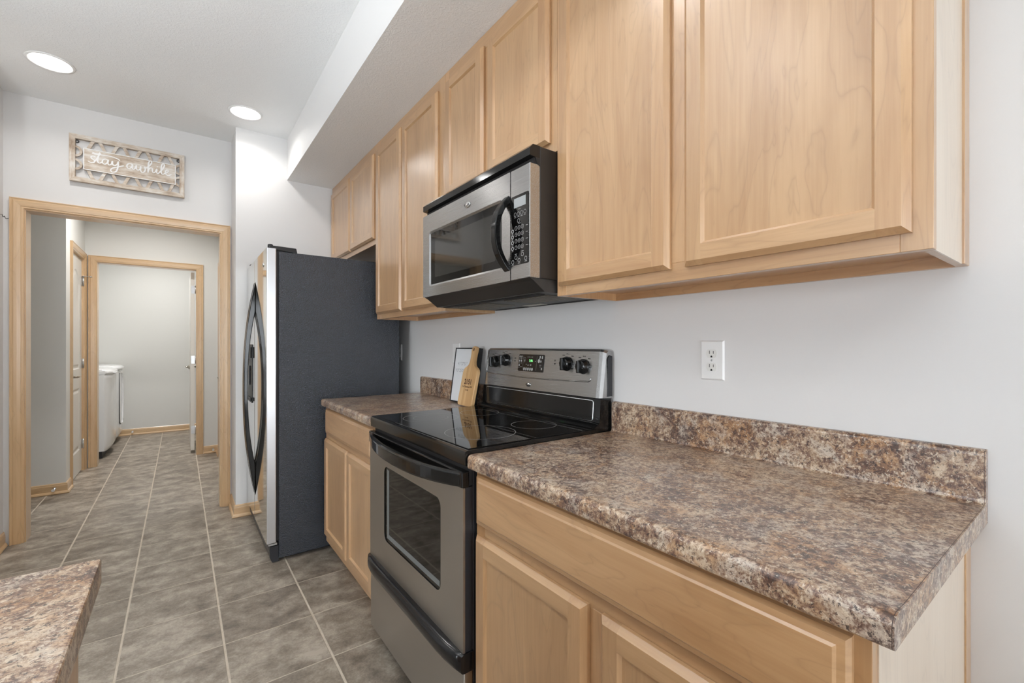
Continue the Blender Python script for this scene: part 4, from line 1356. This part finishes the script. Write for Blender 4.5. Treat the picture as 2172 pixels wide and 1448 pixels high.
# ------------------------------------------------------------------ wall plates
def outlet(y, z, label, plug=False):
    t = thing('outlet', label, 'outlet', (XW, y, z), None)
    mb = MB().hexa([(XW - 0.0002, y - 0.036, z - 0.058), (XW - 0.0002, y + 0.036, z - 0.058), (XW - 0.0002, y + 0.036, z + 0.058), (XW - 0.0002, y - 0.036, z + 0.058),
                    (XW - 0.006, y - 0.032, z - 0.054), (XW - 0.006, y + 0.032, z - 0.054), (XW - 0.006, y + 0.032, z + 0.054), (XW - 0.006, y - 0.032, z + 0.054)], 0, 0.0006)
    build('cover_plate', mb, M_WHITE, t)
    for s in (-1, 1):
        zc = z + s * 0.0195
        pts = arc(y, zc, 0.0165, -48, 48, 8) + arc(y, zc, 0.0165, 132, 228, 8)
        o = build('socket', MB().prism(pts, 'x', XW - 0.0078, XW - 0.0061), plain('socket_white', (0.74, 0.74, 0.71), 0.35), t)
        m2 = MB().ring((XW - 0.00805, y, zc), 0.0, 0.0, 0, 'x', 4) if False else MB()
        m2.box(XW - 0.0081, XW - 0.0079, y + 0.005, y + 0.0068, zc - 0.001, zc + 0.0085)
        m2.box(XW - 0.0081, XW - 0.0079, y - 0.0068, y - 0.005, zc - 0.0005, zc + 0.0075)
        m2.prism(arc(y, zc - 0.0085, 0.0028, 0, 180, 8) + [(y - 0.0028, zc - 0.0112), (y + 0.0028, zc - 0.0112)], 'x', XW - 0.0081, XW - 0.0079)
        build('slots', m2, M_SLOT, o)
    build('screw', MB().lathe([(0.003, 0), (0.0026, -0.0008), (0, -0.001)], (XW - 0.006, y, z), 'x', 0, 12), M_HINGE, t)
    if plug:
        pg = MB().box(XW - 0.030, XW - 0.0082, y - 0.011, y + 0.011, z - 0.032, z - 0.008, 0, 0.003, 2)
        pg.tube([(XW - 0.02, y, z - 0.03), (XW - 0.03, y + 0.005, z - 0.06), (XW - 0.03, y + 0.03, z - 0.3), (XW - 0.03, y + 0.05, z - 0.6)], 0.004, 0, 8)
        tag(build('power_plug', pg, M_BLACKM), 'black power plug and cord in the outlet behind the fridge', 'plug')
    return t
outlet(0.700, 1.174, 'white duplex outlet on the wall above the large countertop')
outlet(3.010, 1.165, 'white duplex outlet on the wall, seen edge-on behind the fridge', True)
# toggle/rocker switch plate
y, z = 2.206, 1.172
t = thing('light_switch', 'white light switch plate on the wall behind the picture frame', 'light switch', (XW, y, z))
mb = MB().hexa([(XW - 0.0002, y - 0.040, z - 0.058), (XW - 0.0002, y + 0.040, z - 0.058), (XW - 0.0002, y + 0.040, z + 0.058), (XW - 0.0002, y - 0.040, z + 0.058),
                (XW - 0.006, y - 0.036, z - 0.054), (XW - 0.006, y + 0.036, z - 0.054), (XW - 0.006, y + 0.036, z + 0.054), (XW - 0.006, y - 0.036, z + 0.054)], 0, 0.0006)
build('cover_plate', mb, M_WHITE, t)
build('rocker', MB().hexa([(XW - 0.0061, y - 0.0165, z - 0.033), (XW - 0.0061, y + 0.0165, z - 0.033), (XW - 0.0061, y + 0.0165, z + 0.033), (XW - 0.0061, y - 0.0165, z + 0.033),
                           (XW - 0.0085, y - 0.016, z - 0.032), (XW - 0.0085, y + 0.016, z - 0.032), (XW - 0.011, y + 0.016, z + 0.032), (XW - 0.011, y - 0.016, z + 0.032)], 0, 0.0008), M_WHITE, t)

# ------------------------------------------------------------------ framed print and bamboo board leaning on the backsplash
def lean(x0, z0, x1, z1):
    """returns f(y, s, d): point s metres up the leaning face, d metres out of the face"""
    u = Vector((x1 - x0, 0, z1 - z0)).normalized()
    nrm = Vector((-u.z, 0, u.x))
    return lambda y, s, d: (x0 + u.x * s + nrm.x * d, y, z0 + u.z * s + nrm.z * d)
P = lean(1.190, 0.9155, 1.2302 - 0.001, 1.2035)
FH = 0.287
t = thing('picture_frame', 'white coordinate print in a thin black frame leaning on the backsplash', 'picture frame', (1.19, 2.02, 0.9145))
ya, yb = 1.900, 2.132
def pbox(P, a, b, s0, s1, d0, d1, bev=0.0, mb=None):
    mb = mb or MB()
    mb.hexa([P(a, s0, d0), P(b, s0, d0), P(b, s0, d1), P(a, s0, d1), P(a, s1, d0), P(b, s1, d0), P(b, s1, d1), P(a, s1, d1)], 0, bev)
    return mb
fw_ = 0.006
mb = pbox(P, ya, ya + fw_, 0, FH, 0, 0.026)
pbox(P, yb - fw_, yb, 0, FH, 0, 0.026, 0, mb); pbox(P, ya + fw_, yb - fw_, 0, fw_, 0, 0.026, 0, mb); pbox(P, ya + fw_, yb - fw_, FH - fw_, FH, 0, 0.026, 0, mb)
build('frame', mb, M_BLACKM, t)
build('print', pbox(P, ya + fw_, yb - fw_, fw_, FH - fw_, 0.004, 0.023), plain('print_paper', (0.74, 0.76, 0.78), 0.25), t)
def lean_text(body, size, P, yc, s, d, bold=0.0, align='CENTER', mb=None):
    me = text_mesh(body, size, bold, align)
    o0, o1, o2 = Vector(P(yc, s, d)), Vector(P(yc - 1, s, d)), Vector(P(yc, s + 1, d))
    a, b_ = o1 - o0, o2 - o0
    c_ = a.cross(b_)
    M = Matrix(((a.x, b_.x, c_.x, o0.x), (a.y, b_.y, c_.y, o0.y), (a.z, b_.z, c_.z, o0.z), (0, 0, 0, 1)))
    mb = mb or MB()
    return mb.add_mesh(me, M)
mb = lean_text("41\u00b037'51\"", 0.024, P, 2.092, 0.202, 0.0234, 0, 'LEFT')
lean_text("93\u00b025'07\"", 0.024, P, 2.104, 0.166, 0.0234, 0, 'LEFT', mb)
build('lettering', mb, plain('grey_lettering', (0.25, 0.27, 0.30), 0.6), t)

Q = lean(1.136, 0.9160, 1.1990, 1.2085)
t = thing('cutting_board', 'bamboo paddle cutting board engraved 2151 leaning against the picture frame', 'cutting board', (1.13, 1.9, 0.9145))
yc = 1.905
outl = []
half = [(0.0, 0.0), (0.055, 0.0), (0.064, 0.004), (0.0675, 0.013), (0.0675, 0.160), (0.066, 0.172), (0.060, 0.183), (0.050, 0.191), (0.034, 0.198), (0.024, 0.207), (0.0185, 0.220), (0.0165, 0.240), (0.0175, 0.260), (0.0195, 0.275), (0.0195, 0.286), (0.016, 0.294), (0.009, 0.299), (0.0, 0.300)]
outl = [(yc + a, s) for a, s in half] + [(yc - a, s) for a, s in half[-2:0:-1]]
mb = MB()
A = mb._new([Q(y, s, 0.001) for y, s in outl]); B = mb._new([Q(y, s, 0.015) for y, s in outl])
cen = (yc, 0.12)
C_ = mb._new([Q(yc + (y - yc) * 0.965, 0.15 + (s - 0.15) * 0.985, 0.018) for y, s in outl])
for U, V_ in ((A, B), (B, C_)):
    for k in range(len(outl)):
        mb.bm.faces.new([U[k], U[(k + 1) % len(outl)], V_[(k + 1) % len(outl)], V_[k]])
mb.bm.faces.new(A[::-1]); mb.bm.faces.new(C_)
bd = build('board', mb, M_BAMBOO, t)
mb = MB(); mb.face([Q(yc + 0.0055 * math.cos(a * PI / 10), 0.282 + 0.009 * math.sin(a * PI / 10), 0.0183) for a in range(20)])
build('hanging_hole', mb, M_BURN, bd)
mb = lean_text('2151', 0.035, Q, yc, 0.118, 0.0183, 0.0014)
lean_text('N P Avenue SW', 0.0135, Q, yc, 0.094, 0.0183, 0.0003, 'CENTER', mb)
lean_text('HOME', 0.011, Q, yc, 0.078, 0.0183, 0.0001, 'CENTER', mb)
build('engraving', mb, M_BURN, bd)

# ------------------------------------------------------------------ sign over the opening
SX0, SX1, SZ0, SZ1, SY = -0.570, 0.026, 2.274, 2.578, 3.985
t = thing('wall_sign', 'whitewashed wooden lattice sign reading stay awhile above the doorway', 'sign', ((SX0 + SX1) / 2, YF, (SZ0 + SZ1) / 2))
fw_ = 0.029
mb = MB()
def mit(a, b, c, d):   # mitred board of the frame
    mb.hexa([(a[0], SY, a[1]), (b[0], SY, b[1]), (b[0], YF - 0.004, b[1]), (a[0], YF - 0.004, a[1]),
             (d[0], SY, d[1]), (c[0], SY, c[1]), (c[0], YF - 0.004, c[1]), (d[0], YF - 0.004, d[1])], mit.m, 0.0012)
o = [(SX0, SZ0), (SX1, SZ0), (SX1, SZ1), (SX0, SZ1)]
i_ = [(SX0 + fw_, SZ0 + fw_), (SX1 - fw_, SZ0 + fw_), (SX1 - fw_, SZ1 - fw_), (SX0 + fw_, SZ1 - fw_)]
for k in range(4):
    mit.m = k % 2
    mit(o[k], o[(k + 1) % 4], i_[(k + 1) % 4], i_[k])
build('frame', mb, [M_WASHX, M_WASHZ], t)
PX0, PX1, PZ0_, PZ1_ = -0.503, -0.024, 2.357, 2.496
mb = MB()
LY0, LY1 = SY + 0.006, SY + 0.016
xs = [-0.440, -0.320, -0.200, -0.080]
js = [-0.500, -0.380, -0.260, -0.140, -0.020]
def scurve(p, q, bulge):
    (x0, z0), (x1, z1) = p, q
    pts = []
    for k in range(15):
        u = k / 14
        pts.append((x0 + (x1 - x0) * u, z0 + (z1 - z0) * (0.5 - 0.5 * math.cos(PI * u)) ** 1.0 + bulge * math.sin(2 * PI * u)))
    return pts
for x in xs:
    for s in (-1, 1):
        mb.ribbon(scurve((x, SZ1 - fw_ + 0.004), (x + s * 0.060, PZ1_ - 0.008), 0.008), 0.017, LY0 + 0.0006 * (s > 0), LY1)
        mb.ribbon(scurve((x, SZ0 + fw_ - 0.004), (x + s * 0.060, PZ0_ + 0.008), -0.008), 0.017, LY0 + 0.0006 * (s > 0), LY1)
for zc in (2.47, 2.385):
    for xb_, s in ((SX0 + fw_ - 0.003, 1), (SX1 - fw_ + 0.003, -1)):
        mb.ribbon([(xb_ + s * 0.030 * math.cos(math.radians(a)), zc + 0.030 * math.sin(math.radians(a))) for a in range(-90, 91, 12)], 0.013, LY0 + 0.0013 + (zc > 2.4) * 0.0007, LY1 - 0.0005)
build('lattice', mb, M_WASHX, t)
pl = build('plaque', MB().box(PX0, PX1, SY + 0.001, SY + 0.0165, PZ0_, PZ1_, 0, 0.001), M_WASHX, t)
M_SIGNW = plain('white_sign_paint', (0.86, 0.86, 0.85), 0.5)
mb = MB()
b_ = 0.0045
ya_, yb_ = SY - 0.0015, SY + 0.0008
mb.box(PX0, PX1, ya_, yb_, PZ0_, PZ0_ + b_).box(PX0, PX1, ya_, yb_, PZ1_ - b_, PZ1_).box(PX0, PX0 + b_, ya_, yb_, PZ0_ + b_, PZ1_ - b_).box(PX1 - b_, PX1, ya_, yb_, PZ0_ + b_, PZ1_ - b_)
build('border_line', mb, M_SIGNW, pl)
strokes = [
 # s
 [(0.05, 0.12), (0.35, -0.02), (0.78, 0.10), (0.82, 0.42), (0.50, 0.68), (0.38, 0.95), (0.62, 1.16), (0.92, 1.10)],
 [(0.82, 0.30), (1.10, 0.72), (1.38, 1.50), (1.48, 1.95)],
 [(1.48, 1.95), (1.28, 1.10), (1.22, 0.38), (1.42, 0.10), (1.78, 0.34)],
 # long cross stroke
 [(0.55, 1.62), (0.95, 1.55), (1.80, 1.66), (2.90, 1.68), (3.70, 1.50), (4.05, 1.28)],
 [(0.60, 1.80), (1.00, 1.70), (1.60, 1.80)],
 # a
 [(2.52, 0.92), (2.20, 1.02), (1.86, 0.72), (1.84, 0.26), (2.12, 0.08), (2.42, 0.40), (2.58, 0.92)],
 [(2.58, 0.92), (2.52, 0.36), (2.70, 0.08), (3.00, 0.32)],
 # y
 [(3.00, 0.32), (3.12, 0.92), (3.12, 0.42), (3.34, 0.12), (3.70, 0.42), (3.88, 0.96)],
 [(3.88, 0.96), (3.86, 0.20), (3.62, -0.82), (3.12, -1.14), (2.88, -0.80), (3.18, -0.34), (3.90, 0.04), (4.55, 0.38)],
 # a
 [(5.72, 0.92), (5.40, 1.04), (5.06, 0.72), (5.04, 0.26), (5.32, 0.08), (5.62, 0.40), (5.78, 0.92)],
 [(5.78, 0.92), (5.72, 0.36), (5.90, 0.08), (6.16, 0.34)],
 # w
 [(6.16, 0.34), (6.30, 0.92), (6.28, 0.34), (6.52, 0.06), (6.82, 0.40), (6.90, 0.86)],
 [(6.90, 0.86), (6.86, 0.20), (7.04, -0.22), (7.36, -0.06), (7.52, 0.46), (7.40, 0.92), (7.62, 0.74)],
 # h
 [(7.62, 0.74), (8.10, 1.30), (8.42, 1.96), (8.22, 2.22), (7.98, 1.80), (7.92, 0.90), (7.90, 0.04)],
 [(7.92, 0.40), (8.20, 0.92), (8.50, 0.86), (8.52, 0.36), (8.68, 0.08), (8.94, 0.34)],
 # i
 [(8.94, 0.34), (9.14, 0.92), (9.10, 0.36), (9.26, 0.08), (9.52, 0.36)],
 [(9.19, 1.32), (9.23, 1.40)],
 # l
 [(9.52, 0.36), (9.96, 1.10), (10.22, 1.86), (10.04, 2.14), (9.80, 1.70), (9.76, 0.60), (9.92, 0.10), (10.22, 0.28)],
 # e
 [(10.22, 0.28), (10.62, 0.62), (10.80, 0.94), (10.58, 1.10), (10.38, 0.74), (10.44, 0.24), (10.78, 0.06), (11.20, 0.36)],
]
mb = MB()
sc_ = 0.0385
for si, st in enumerate(strokes):
    pp = smoothpath(st, 6)
    pts = [(PX0 + 0.022 + p[0] * sc_, 2.4105 + p[1] * sc_ * 0.95) for p in pp]
    n_ = len(pts)
    wd = [0.0050 + 0.0036 * min(1.0, abs(pts[min(k + 1, n_ - 1)][1] - pts[max(k - 1, 0)][1]) / 0.008) for k in range(n_)]
    yy_ = SY - 0.0006 - 0.00012 * si
    for k in range(n_ - 1):
        q0, q1 = Vector(pts[k]), Vector(pts[k + 1])
        def nrm_(i):
            d_ = (Vector(pts[min(i + 1, n_ - 1)]) - Vector(pts[max(i - 1, 0)])).normalized()
            return Vector((-d_[1], d_[0])) * wd[i] / 2
        a_, c_ = nrm_(k), nrm_(k + 1)
        y_ = yy_ - 0.0000008 * k
        mb.face([(q0[0] + a_[0], y_, q0[1] + a_[1]), (q0[0] - a_[0], y_, q0[1] - a_[1]), (q1[0] - c_[0], y_, q1[1] - c_[1]), (q1[0] + c_[0], y_, q1[1] + c_[1])])
    for i in (0, n_ - 1):
        mb.face([(pts[i][0] + wd[i] / 2 * math.cos(a * PI / 6), yy_ + 0.00005, pts[i][1] + wd[i] / 2 * math.sin(a * PI / 6)) for a in range(12)])
build('lettering', mb, M_SIGNW, pl)
for x in (SX0 + fw_ + 0.006, SX1 - fw_ - 0.006):
    build('hanger', MB().ring((0, 0, 0), 1, .1) if False else MB().tube([(x + 0.008 * math.cos(a * PI / 8), SY + 0.022, SZ1 - fw_ - 0.012 + 0.008 * math.sin(a * PI / 8)) for a in range(17)], 0.0028, 0, 6), M_BLACKM, t)

# thin black wire at the very edge, on the left wall corner
pp = smoothpath([(-0.857, 3.93, 1.990), (-0.852, 3.955, 1.996), (-0.850, 3.965, 1.984), (-0.846, 3.975, 1.992), (-0.846, 3.985, 1.986), (-0.846, 4.000, 1.983), (-0.842, 4.008, 1.985), (-0.836, 4.010, 1.988)], 6)
tag(build('wire', MB().tube(pp, 0.0016, 0, 6), M_BLACKM), 'thin black wire pinned at the wall corner left of the doorway', 'wire')

# ------------------------------------------------------------------ washer and dryer
def laundry_machine(name, label, cat, ya, yb, top, slot):
    xb_, xf = -1.36, -0.650
    t = thing(name, label, cat, ((xb_ + xf) / 2, (ya + yb) / 2, 0))
    ym, hw = (ya + yb) / 2, (yb - ya) / 2
    def plan(f, off=0.0, z=0.0, n=16):
        pts = [(xb_, ya, z), ]
        for k in range(n + 1):
            u = -1 + 2 * k / n
            bow = 0.062 * (1 - abs(u) ** 3.2) * f
            pts.append((xf - 0.004 + bow + off, ym + (hw + off * 0.2) * u, z))
        pts.append((xb_, yb, z))
        return pts
    zs = [(0.075, 0.55, 0.0), (0.12, 0.9, 0.0), (0.22, 1.0, 0.0), (top - 0.10, 1.0, 0.0), (top - 0.06, 1.0, 0.0)]
    mb = MB()
    R_ = [mb._new(plan(f, o, z)) for z, f, o in zs]
    for A, B in zip(R_, R_[1:]):
        for k in range(len(A)):
            fc = mb.bm.faces.new([A[k], A[(k + 1) % len(A)], B[(k + 1) % len(A)], B[k]])
            fc.smooth = 1 <= k <= 16
    mb.bm.faces.new(R_[0][::-1]); mb.bm.faces.new(R_[-1])
    build('cabinet', mb, M_ENAMEL, t)
    mb = MB()
    zs = [(top - 0.058, 1.0, 0.004), (top - 0.045, 1.05, 0.012), (top - 0.022, 1.02, 0.010), (top - 0.006, 0.95, -0.02), (top, 0.85, -0.06)]
    R_ = [mb._new(plan(f, o, z)) for z, f, o in zs]
    for A, B in zip(R_, R_[1:]):
        for k in range(len(A)):
            fc = mb.bm.faces.new([A[k], A[(k + 1) % len(A)], B[(k + 1) % len(A)], B[k]])
            fc.smooth = 1 <= k <= 16
    mb.bm.faces.new(R_[0][::-1]); mb.bm.faces.new(R_[-1])
    build('lid', mb, M_ENAMEL, t)
    build('kick_plate', MB().box(xb_, xf - 0.02, ya + 0.01, yb - 0.01, 0, 0.0748), M_BLACKM, t)
    if slot:
        xx = xf + 0.056
        pth = [(xx - 0.010, ym - 0.20, 0.87), (xx - 0.008, ym - 0.20, 0.30), (xx - 0.004, ym - 0.19, 0.25), (xx, ym - 0.16, 0.235)]
        build('door_groove', MB().tube(pth, 0.006, 0, 8), M_BLACKM, t)
        pth = [(xx + 0.004, ym - 0.12, 0.86), (xx + 0.012, ym - 0.10, 0.55), (xx + 0.004, ym - 0.12, 0.24)]
        build('door_bulge', MB().tube(smoothpath([(xx - 0.012, ym - 0.17 + 0.0, 0.88), (xx + 0.004, ym - 0.05, 0.84), (xx + 0.010, ym, 0.55), (xx + 0.004, ym - 0.02, 0.26), (xx - 0.008, ym - 0.1, 0.24)], 6), 0.012, 0, 10), M_ENAMEL, t)
    else:
        build('latch', MB().box(xf + 0.04, xf + 0.085, ya + 0.12, ya + 0.26, top - 0.050, top - 0.038, 0, 0.003), M_ENAMEL, t)
    return t
laundry_machine('washer', 'white washer just inside the laundry doorway', 'washer', 6.47, 7.13, 0.955, False)
laundry_machine('dryer', 'white dryer with black door groove against the laundry back wall', 'dryer', 7.20, 7.88, 0.965, True)
